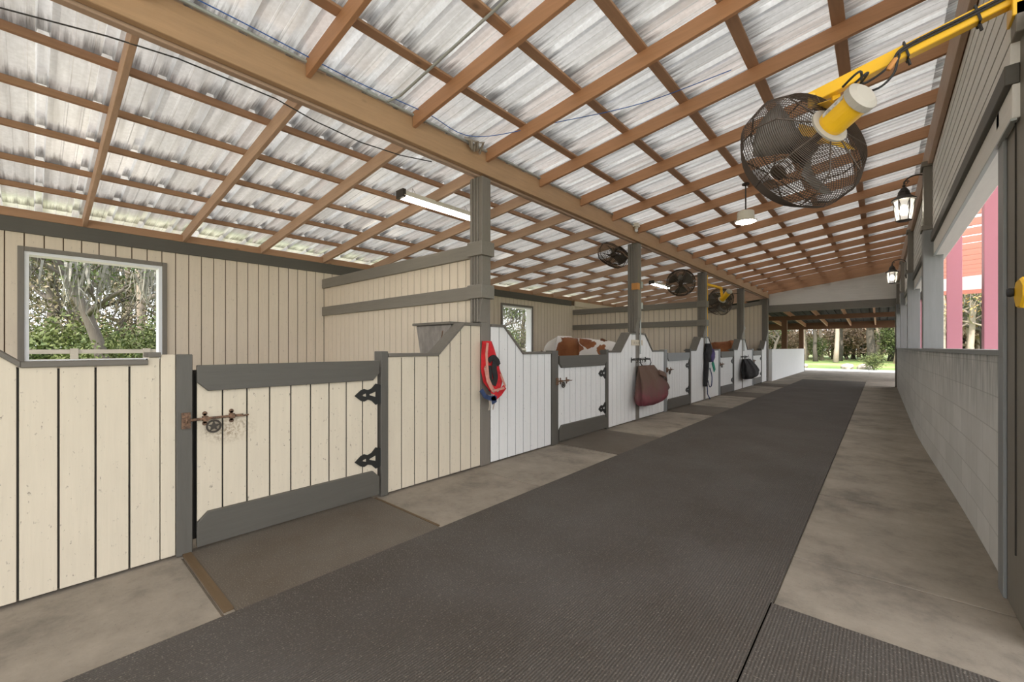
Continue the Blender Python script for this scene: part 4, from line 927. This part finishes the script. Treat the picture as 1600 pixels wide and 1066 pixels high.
# ------------------------------------------------------------ horses
def horse(name, loc, rz, m, label, mane_m):
    """built facing +X with the rump near the origin"""
    t = thing(name, loc, label, 'horse'); t.rotation_euler = (0, 0, rz)
    V = []; E = []; Rr = []
    def chain(pts, start=None):
        prev = start
        for (x, y, z, rx, ry) in pts:
            V.append((x, y, z)); Rr.append((rx, ry)); i = len(V) - 1
            if prev is not None: E.append((prev, i))
            prev = i
        return prev
    a = chain([(0.62, 0, 1.17, .30, .36)])                    # root: belly centre
    b = chain([(0.30, 0, 1.24, .30, .34), (0.05, 0, 1.29, .28, .30), (-.15, 0, 1.24, .20, .22)], a)
    rump = 1 + 1
    f_ = chain([(0.95, 0, 1.17, .27, .36), (1.28, 0, 1.20, .23, .37), (1.52, 0, 1.24, .18, .28)], a)
    chest = f_
    n_ = chain([(1.74, 0, 1.20, .13, .24), (1.98, 0, 1.04, .105, .19), (2.2, 0, .86, .10, .15), (2.34, 0, .70, .10, .14), (2.42, 0, .50, .085, .10), (2.46, 0, .32, .065, .07), (2.465, 0, .24, .06, .055)], f_)
    for s_ in (-1, 1):
        chain([(0.02, s_ * .17, .98, .15, .19), (.10, s_ * .17, .78, .085, .11), (-.06, s_ * .17, .52, .055, .065), (-.03, s_ * .17, .28, .04, .042), (.0, s_ * .17, .12, .045, .045), (.04, s_ * .17, .04, .055, .06)], 2)
        chain([(1.36, s_ * .15, .92, .10, .13), (1.33, s_ * .15, .70, .065, .075), (1.34, s_ * .15, .46, .052, .055), (1.33, s_ * .15, .25, .038, .04), (1.35, s_ * .15, .12, .042, .042), (1.38, s_ * .15, .04, .055, .06)], chest - 1)
    me = bpy.data.meshes.new('body'); me.from_pydata(V, E, []); o = bpy.data.objects.new('body', me); col.objects.link(o); o.parent = t
    sk = o.modifiers.new('skin', 'SKIN'); sl = me.skin_vertices[0].data if me.skin_vertices else None
    if sl is None:
        import bmesh
        bm = bmesh.new(); bm.from_mesh(me); bm.verts.layers.skin.verify(); bm.to_mesh(me); bm.free(); sl = me.skin_vertices[0].data
    for i, d in enumerate(sl): d.radius = Rr[i]; d.use_root = (i == 0)
    sk.use_smooth_shade = True
    ss = o.modifiers.new('sub', 'SUBSURF'); ss.levels = 2; ss.render_levels = 2
    me.materials.append(m)
    tl = MB()
    tl.tube([(-.30, 0, 1.22), (-.38, 0, 1.12), (-.44, 0, .95), (-.42, 0, .6), (-.41, .02, .35)], [.035, .05, .065, .06, .02], 8); tl.build('tail', mane_m, t, smooth=True, loc=(0, 0, 0))
    mn = MB()
    for i in range(26):
        s_ = i / 25; x = 1.42 + .9 * s_; z = 1.50 - .68 * s_ ** 1.3; y0 = random.uniform(-.015, .015)
        mn.ribbon([(x, y0, z - .03), (x - .02, y0 - .05, z + .02), (x + .01, -.11, z - .10), (x + .02, -.13, z - .22)], .05, .01, (.1, -1, .3))
    mn.build('mane', mane_m, t, loc=(0, 0, 0))
    er = MB()
    for s_ in (-1, 1): er.lathe([(.03, 0), (.035, .04), (.02, .1), (0, .14)], 8, (2.22, s_ * .07, .95), (-.1, s_ * .3, 1))
    er.build('ears', m, t, smooth=True, loc=(0, 0, 0))
    for s_ in (-1, 1):
        ey = MB(); ey.lathe([(0, -.02), (.018, 0), (0, .02)], 10, (2.38, s_ * .085, .62), (0, 1, 0)); ey.build('eye', M['black'], t, smooth=True, loc=(0, 0, 0))
    return t
horse('pinto_horse', (-6.10, 8.45, 0), 0, M['pinto'], 'brown and white spotted horse with its head lowered, seen over the second gate', M['mane'])
horse('chestnut_horse', (-3.88, 17.6, 0), R(180), M['chestnut'], 'chestnut horse whose back shows over the stall wall beside the dark halters', M['mane'])

# ------------------------------------------------------------ open shed beyond the gable
t = thing('shed_roof', (-1.5, 23, 2.6), 'dark timber roof of the open shed beyond the far opening', 'shed')
q = MB(); pr = rib_profile(-9, 1.0); 
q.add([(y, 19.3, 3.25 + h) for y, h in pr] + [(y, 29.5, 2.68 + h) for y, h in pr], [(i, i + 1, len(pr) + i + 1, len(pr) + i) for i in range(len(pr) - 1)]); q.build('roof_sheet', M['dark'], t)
for i in range(10):
    x = -8.2 + i * 1.0; q = MB(); q.prism([(19.3, 3.00), (29.2, 2.46), (29.2, 2.64), (19.3, 3.2)], 'X', x - .03, x + .03); q.build('joist', M['rafter'], t)
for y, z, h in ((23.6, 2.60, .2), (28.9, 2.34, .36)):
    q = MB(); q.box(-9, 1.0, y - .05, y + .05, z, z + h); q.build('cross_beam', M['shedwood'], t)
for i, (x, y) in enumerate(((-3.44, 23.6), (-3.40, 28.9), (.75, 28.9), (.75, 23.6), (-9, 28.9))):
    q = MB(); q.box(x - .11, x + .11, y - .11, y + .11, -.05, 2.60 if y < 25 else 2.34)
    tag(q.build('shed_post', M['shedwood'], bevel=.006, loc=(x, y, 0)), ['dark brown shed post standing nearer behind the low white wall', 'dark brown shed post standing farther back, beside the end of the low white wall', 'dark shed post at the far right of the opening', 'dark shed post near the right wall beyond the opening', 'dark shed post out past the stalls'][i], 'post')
q = MB(); q.box(-3.305, -3.19, YE + .1, 28.2, 0, 1.25); struct(q, 'wall_yard', M['blockw'])
q = MB(); q.box(-3.32, -3.18, 28.2, 28.3, 0, 1.25); struct(q, 'trim_8', M['dark'])
t = thing('feed_bucket', (-3.75, 20.2, 1.2), 'black rubber bucket above the low white wall just past the last post', 'bucket')
q = MB(); q.lathe([(0, 0), (.16, 0), (.2, .32), (.205, .34), (.19, .34), (.15, .02), (0, .02)], 24, (-3.72, 20.1, 1.27)); q.build('shell', M['skin_dark'], t)
q = MB(); q.box(-3.95, -3.5, 19.9, 20.3, 0, 1.268); q.build('stand', M['dark'], t)
# ------------------------------------------------------------ pink steel shelter seen through the right opening
t = thing('pink_shelter', (3, 14, 0), 'neighbouring shelter roof with salmon red rafters and white sheets beyond the right wall', 'shelter')
q = MB(); q.add([(.75, -4.5, 4.32), (7.5, -4.5, 4.75), (7.5, 26, 4.75), (.75, 26, 4.32)], [(0, 1, 2, 3)]); q.build('roof_sheet', M['sheetw'], t)  # near end runs on unseen, stretched to block the sun
for i in range(25):
    y = -3.5 + i * 1.2; q = MB(); q.prism([(.75, 4.12), (7.5, 4.55), (7.5, 4.72), (.75, 4.29)], 'Y', y - .05, y + .05); q.build('rafter', M['redwood'], t)
q = MB(); q.box(.9, 7.5, 26.0, 26.1, 3.75, 4.7); q.build('fascia_panel', M['fascia'], t)
q = MB(); q.box(.9, 7.5, 25.9, 26.1, 3.58, 3.74); q.build('fascia_rail', M['redwood'], t)
for i, (y, wd) in enumerate(((9.15, .30), (13.55, .14), (22.5, .3))):
    q = MB(); q.box(1.14, 1.30, y - wd / 2 - .1, y + wd / 2 + .1, -.02, 4.1); q.box(1.10, 1.34, y - wd / 2 - .12, y - wd / 2 - .06, -.02, 4.1)
    tag(q.build('steel_post', M['pink'], bevel=.006, loc=(1.2, y, 0)), ['wide pink steel post seen through the right opening beside the grey pilaster', 'narrow pink steel post seen just right of the first capital post', 'thin pink steel post sliver far along the right opening'][i], 'post')

# ------------------------------------------------------------ trees
def branchy(mb, p, d, ln, r, lv, tips, rnd, spread=.6, segs=5):
    pts = [Vector(p)]; rs = [r]; dd = Vector(d).normalized()
    for i in range(segs):
        dd = (dd + Vector((rnd.uniform(-1, 1), rnd.uniform(-1, 1), rnd.uniform(-.6, .8))) * .16).normalized()
        pts.append(pts[-1] + dd * ln / segs); rs.append(r * (1 - .5 * (i + 1) / segs))
    mb.tube(pts, rs, 6)
    if lv == 0: tips += pts[2:]; return
    for k in range(rnd.choice([2, 3, 3])):
        i = rnd.choice([2, 3, 4, 5]); nd = (dd + Vector((rnd.uniform(-1, 1), rnd.uniform(-1, 1), rnd.uniform(-.2, .8))) * spread * 1.4).normalized()
        branchy(mb, pts[min(i, segs)], nd, ln * rnd.uniform(.55, .8), rs[min(i, segs)] * .75, lv - 1, tips, rnd, spread, segs)
def leaves(mb, tips, per, size, rad, rnd):
    for p in tips:
        for _ in range(per):
            c = p + Vector((rnd.gauss(0, rad), rnd.gauss(0, rad), rnd.gauss(0, rad * .7)))
            a = Vector((rnd.uniform(-1, 1), rnd.uniform(-1, 1), rnd.uniform(-1, 1))).normalized(); b = a.cross(Vector((rnd.uniform(-1, 1), rnd.uniform(-1, 1), rnd.uniform(-1, 1)))).normalized()
            s = size * rnd.uniform(.6, 1.4); n = len(mb.v)
            mb.v += [tuple(c - a * s), tuple(c + b * s * .45), tuple(c + a * s), tuple(c - b * s * .45)]; mb.f.append((n, n + 1, n + 2, n + 3))
def moss(mb, tips, n, rnd):
    for _ in range(n):
        p = rnd.choice(tips) + Vector((rnd.gauss(0, .15), rnd.gauss(0, .15), 0)); ln = rnd.uniform(.4, 1.5); s = rnd.uniform(.012, .045); a = rnd.uniform(0, 6.28); v = Vector((math.cos(a), math.sin(a), 0)) * s
        k = len(mb.v); q = p + Vector((rnd.gauss(0, .08), rnd.gauss(0, .08), -ln * .6)); e = p + Vector((rnd.gauss(0, .1), rnd.gauss(0, .1), -ln))
        mb.v += [tuple(p - v), tuple(p + v), tuple(q + v * .7), tuple(q - v * .7), tuple(e)]; mb.f += [(k, k + 1, k + 2, k + 3), (k + 3, k + 2, k + 4)]
def raw(mb, name, m, parent, smooth=False):
    me = bpy.data.meshes.new(name); me.from_pydata(mb.v, [], mb.f); me.materials.append(m); o = bpy.data.objects.new(name, me); col.objects.link(o); o.parent = parent
    if smooth:
        for p in me.polygons: p.use_smooth = True
    return o
def make_tree(name, seed, ht, r, lv, leafm_, per, size, bark, mossn=0, lean=(0, 0), first=.35, spread=.6, nb=5, label='', cat='tree', rad=.35):
    rnd = random.Random(seed); t = thing(name, (0, 0, 0), label, cat); tr = MB(); tips = []
    pts = []; rs = []
    for i in range(9):
        s = i / 8; pts.append(Vector((lean[0] * s * s * ht + rnd.gauss(0, .06), lean[1] * s * s * ht + rnd.gauss(0, .06), ht * s))); rs.append(r * (1.25 if i == 0 else 1 - .72 * s))
    tr.tube(pts, rs, 9)
    for k in range(nb):
        s = first + (1 - first) * (k + .3) / nb; i = s * 8; p = pts[int(i)].lerp(pts[min(8, int(i) + 1)], i - int(i)); a = k * 2.4 + rnd.uniform(0, 1)
        branchy(tr, p, (math.cos(a), math.sin(a), .55), ht * .30 * (1.25 - s * .6), r * (1 - .7 * s) * .6, lv, tips, rnd, spread)
    raw(tr, 'trunk', bark, t, True)
    if per: lf = MB(); leaves(lf, tips, per, size, rad, rnd); raw(lf, 'foliage', leafm_, t)
    if mossn: ms = MB(); moss(ms, tips, mossn, rnd); raw(ms, 'moss', M['moss'], t)
    return t
def bush(name, seed, rx, h, m, n, size, label):
    rnd = random.Random(seed); t = thing(name, (0, 0, 0), label, 'shrub'); st = MB(); tips = []
    for k in range(9 if h < 4 else 22):
        a = rnd.uniform(0, 6.28); e = Vector((math.cos(a) * rx * rnd.uniform(.2, .8), math.sin(a) * rx * rnd.uniform(.2, .8), h * rnd.uniform(.5, 1))); st.tube([(0, 0, 0), tuple(e * .5 + Vector((0, 0, .1 * h))), tuple(e)], [.03, .02, .008], 5)
        for s in (.4, .6, .8, 1): tips.append(e * s + Vector((0, 0, .1 * h)))
    raw(st, 'stems', M['bark'], t); lf = MB(); leaves(lf, tips, n // len(tips), size, rx * .28, rnd); raw(lf, 'foliage', m, t); return t
protos = {
    'oak': make_tree('oak_tree', 3, 8.5, .30, 2, M['leaf_oak'], 9, .11, M['bark'], 600, (.0, .0), .3, .7, 8, 'x'),
    'leaning': make_tree('leaning_oak_tree', 8, 6.8, .20, 2, M['leaf_oak'], 14, .07, M['bark'], 1100, (-.06, -.42), .33, .75, 8, 'x'),
    'pine': make_tree('mossy_tree', 5, 11, .22, 1, M['leaf_oak'], 10, .09, M['bark'], 650, (.01, .01), .38, .6, 12, 'x'),
    'bare': make_tree('bare_tree', 9, 11, .20, 2, M['leaf_dry'], 2, .10, M['bark_pale'], 200, (.02, .0), .3, .6, 7, 'x'),
    'autumn': make_tree('autumn_tree', 12, 9, .18, 2, M['leaf_orange'], 5, .10, M['bark_pale'], 60, (.0, .02), .3, .6, 7, 'x'),
    'young': make_tree('young_tree', 15, 3.6, .10, 2, M['leaf_oak'], 9, .07, M['bark'], 0, (.0, .0), .35, .8, 8, 'x', rad=.22),
    'bush': bush('green_shrub', 21, 1.5, 2.2, M['leaf_lime'], 2600, .09, 'x'),
    'bush_dk': bush('dark_shrub', 22, 1.4, 2.6, M['leaf_oak'], 2600, .09, 'x'),
    'bush_dry': bush('dry_shrub', 23, 1.8, 2.6, M['leaf_dry'], 2400, .10, 'x'),
    'thicket': bush('thicket', 31, 3.2, 5.0, M['leaf_thick'], 2600, .075, 'x'),
}
used = set()
def put(kind, x, y, s, rz, label, group):
    o = protos[kind] if kind not in used else copy_tree(protos[kind]); used.add(kind)
    o.location = (x, y, -.06); o.scale = (s, s, s); o.rotation_euler = (0, 0, rz); o['label'] = label; o['group'] = group
def U(u, X=None, Y=None):   # direction of a column of the view, as a place on the ground
    pass
rnd = random.Random(77)
GW = 'trees outside the stall windows'; GN = 'trees beyond the far opening'; GE = 'trees beyond the pink shelter'
put('leaning', -19.5, 1.55, 1.0, R(-8), 'big leaning live oak hung with grey moss outside the near window', GW)
k_ = 0
spots = [('pine', -24, 5.4, 1.1), ('pine', -22.5, 6.7, 1.0), ('bare', -27, 3.4, 1.0), ('pine', -21.5, 8.6, .95), ('oak', -30, .6, 1.0), ('oak', -33, 6.2, 1.1), ('autumn', -29, 8.8, .9), ('pine', -30, 11, 1.), ('bare', -36, 4, 1.1), ('bare', -35, 9.6, 1.), ('oak', -40, 2, 1.2), ('oak', -38, 13, 1.2), ('autumn', -34, 12, 1),
         ('oak', -26, 25, 1.0), ('oak', -20, 21, .9), ('pine', -24, 29, 1.0), ('bare', -32, 30, 1.1), ('oak', -36, 36, 1.2), ('pine', -18.5, 23.5, .9)] + [(['oak', 'bare', 'pine', 'oak'][j % 4], -44 - 4 * (j % 3), -3 + 2.6 * j, 1.15) for j in range(9)]
wl = {'pine': 'tall straight moss-hung tree in the woods outside the stall windows', 'bare': 'pale half-bare tree in the woods outside the stall windows', 'oak': 'leafy dark oak in the woods outside the stall windows', 'autumn': 'yellowing tree in the woods outside the stall windows'}
for kd, x, y, s in spots: put(kd, x, y, s, rnd.uniform(0, 6.28), wl[kd], wl[kd][:40])
for kd, x, y, s in [(a_, b_, c_, d_ * .78) for a_, b_, c_, d_ in [('bush', -20, 1.6, .9), ('bush', -19, 3.6, .8), ('bush_dk', -19.5, 4.8, .95), ('bush', -20, 6.6, 1.0), ('bush', -19.2, 8.2, 1.1), ('bush_dk', -22, 7.2, 1.1), ('bush', -24, 2.4, 1.1), ('bush_dk', -25, 4.2, 1.2), ('bush', -26, 7.0, 1.3), ('bush_dry', -28, 5.4, 1.3), ('bush', -22, .4, 1.3), ('bush_dk', -24, 9.6, 1.2), ('bush', -20, 20, 1.1), ('bush_dk', -22, 24, 1.3), ('bush', -17, 18.5, 1.), ('bush_dry', -32, 2.5, 1.5), ('bush_dry', -33, 8, 1.5), ('bush', -15.5, 16.2, 1.0)]]:
    lb = {'bush': 'bright green shrub growing behind the fence outside the stall windows', 'bush_dk': 'dark green shrub growing behind the fence outside the stall windows', 'bush_dry': 'dry brownish shrub growing behind the fence outside the stall windows'}[kd]
    put(kd, x, y, s, rnd.uniform(0, 6.28), lb, lb[:30])
for j in range(11):
    put('thicket', -27 - 5 * (j % 3), -3.5 + 1.8 * j, 1.0 + .25 * (j % 2), j * 1.3, 'tall tangled thicket far back in the woods outside the stall windows', 'far thickets outside the windows')
for x, y, s_ in ((-31, 37, 1.0), (-27, 32.5, .9), (-23, 27, .8), (-36, 40, 1.1)): put('thicket', x, y, s_, x, 'tangled thicket seen through the second window over the horse', 'thickets beyond the second window')
for x, y, kd in ((24, 4, 'oak'), (28, 12, 'bare'), (23, 19, 'oak'), (30, 26, 'autumn'), (26, 33, 'oak'), (33, 18, 'oak')): put(kd, x, y, 1.1, x, 'tree out past the pink shelter, on the far right of the yard', 'trees far right of the yard')
# north woods
put('young', -6.3, 38.5, 1.25, 1.0, 'small leafy tree standing on the lawn in the middle of the far opening', GN)
nl = {'bare': 'pale trunked bare tree in the woods beyond the far lawn', 'oak': 'dark leafy oak in the woods beyond the far lawn', 'autumn': 'thin orange-leaved tree in the woods beyond the far lawn', 'pine': 'tall mossy tree in the woods beyond the far lawn'}
i = 0
for row, (yy_, n_) in enumerate(((50, 9), (56, 11), (64, 12), (74, 13))):
    for k in range(n_):
        f_ = (k + .5 + rnd.uniform(-.3, .3)) / n_; x = yy_ * (-.34 + .38 * f_)
        kd = ['bare', 'oak', 'bare', 'autumn', 'bare', 'pine'][i % 6]; i += 1
        put(kd, x, yy_ + rnd.uniform(-2, 2), rnd.uniform(.85, 1.25), rnd.uniform(0, 6.28), nl[kd], nl[kd][:36])
for k in range(16):
    f_ = (k + .5) / 16; yy_ = 60 + (k % 3) * 6; x = yy_ * (-.36 + .40 * f_)
    put('bush_dry', x, yy_, rnd.uniform(1.3, 1.9), rnd.uniform(0, 6.28), 'dry brown undergrowth bush beneath the woods beyond the far lawn', 'undergrowth beyond the far lawn')
for k in range(10):
    f_ = (k + .5) / 10; yy_ = 55 + (k % 3) * 5; x = yy_ * (-.34 + .38 * f_)
    put('bush_dk', x, yy_, rnd.uniform(.8, 1.3), rnd.uniform(0, 6.28), 'dark green undergrowth bush beneath the woods beyond the far lawn', 'dark undergrowth beyond the far lawn')
# east woods, seen under the pink shelter
el = {'bare': 'pale bare tree seen under the pink shelter', 'autumn': 'orange-leaved tree seen under the pink shelter', 'oak': 'dark oak seen under the pink shelter'}
for k in range(20):
    yy_ = 48 + (k % 4) * 6; x = yy_ * (.080 + .075 * ((k * 7) % 20) / 19); kd = ['bare', 'autumn', 'bare', 'oak', 'bare'][k % 5]
    put(kd, x, yy_, rnd.uniform(.8, 1.1), rnd.uniform(0, 6.28), el[kd], el[kd][:34])
for k in range(7):
    yy_ = 60 + k * 2; put('bush_dry', yy_ * (.075 + .09 * k / 6), yy_, 2.6, k, 'dry brown thicket seen under the pink shelter', 'bushes under the pink shelter view')
# stones and shrub at the paving edge
for i, (x, y, s) in enumerate(((-4.0, 34.4, .32), (-1.6, 34.2, .36), (-.75, 33.6, .38))):
    mb = MB(); rn = random.Random(i); mb.lathe([(0.0, 0), (s * .9, .02), (s * 1.0, s * .4), (s * .75, s * .75), (s * .3, s * .9), (0, s * .92)], 10, (x, y, -.05)); mb.v = [(a + rn.uniform(-.04, .04), b + rn.uniform(-.04, .04), c + rn.uniform(-.03, .03)) for a, b, c in mb.v]
    tag(mb.build('boulder', M['stone'], loc=(x, y, 0)), ['pale rock at the lawn edge, left one, near the small tree', 'pale rock at the lawn edge, middle one of the three', 'pale rock at the lawn edge, nearest the right wall'][i], 'rock')
put('bush', -.30, 32.6, .42, 0, 'small yellow-green shrub by the right end of the far opening', 'single')
# ranch fence outside the windows
for i, z in enumerate((1.20, .93)):
    q = MB(); q.box(-17.54, -17.5, -14, 30, z - .06, z + .06); tag(q.build('fence_rail', M['fencew'], loc=(-17.5, 5, z)), ['upper rail of the grey fence outside the windows', 'lower rail of the grey fence outside the windows'][i], 'fence')
for i in range(15):
    y = -5.6 + i * 1.6; q = MB(); q.box(-17.66, -17.48, y - .08, y + .08, -.06, 1.29); tag(q.build('fence_post', M['fencew'], loc=(-17.57, y, 0)), 'grey wooden fence post outside the stall windows', 'fence post', 'fence posts outside the windows')

for o in list(bpy.data.objects):
    if '_o' in o: del o['_o']
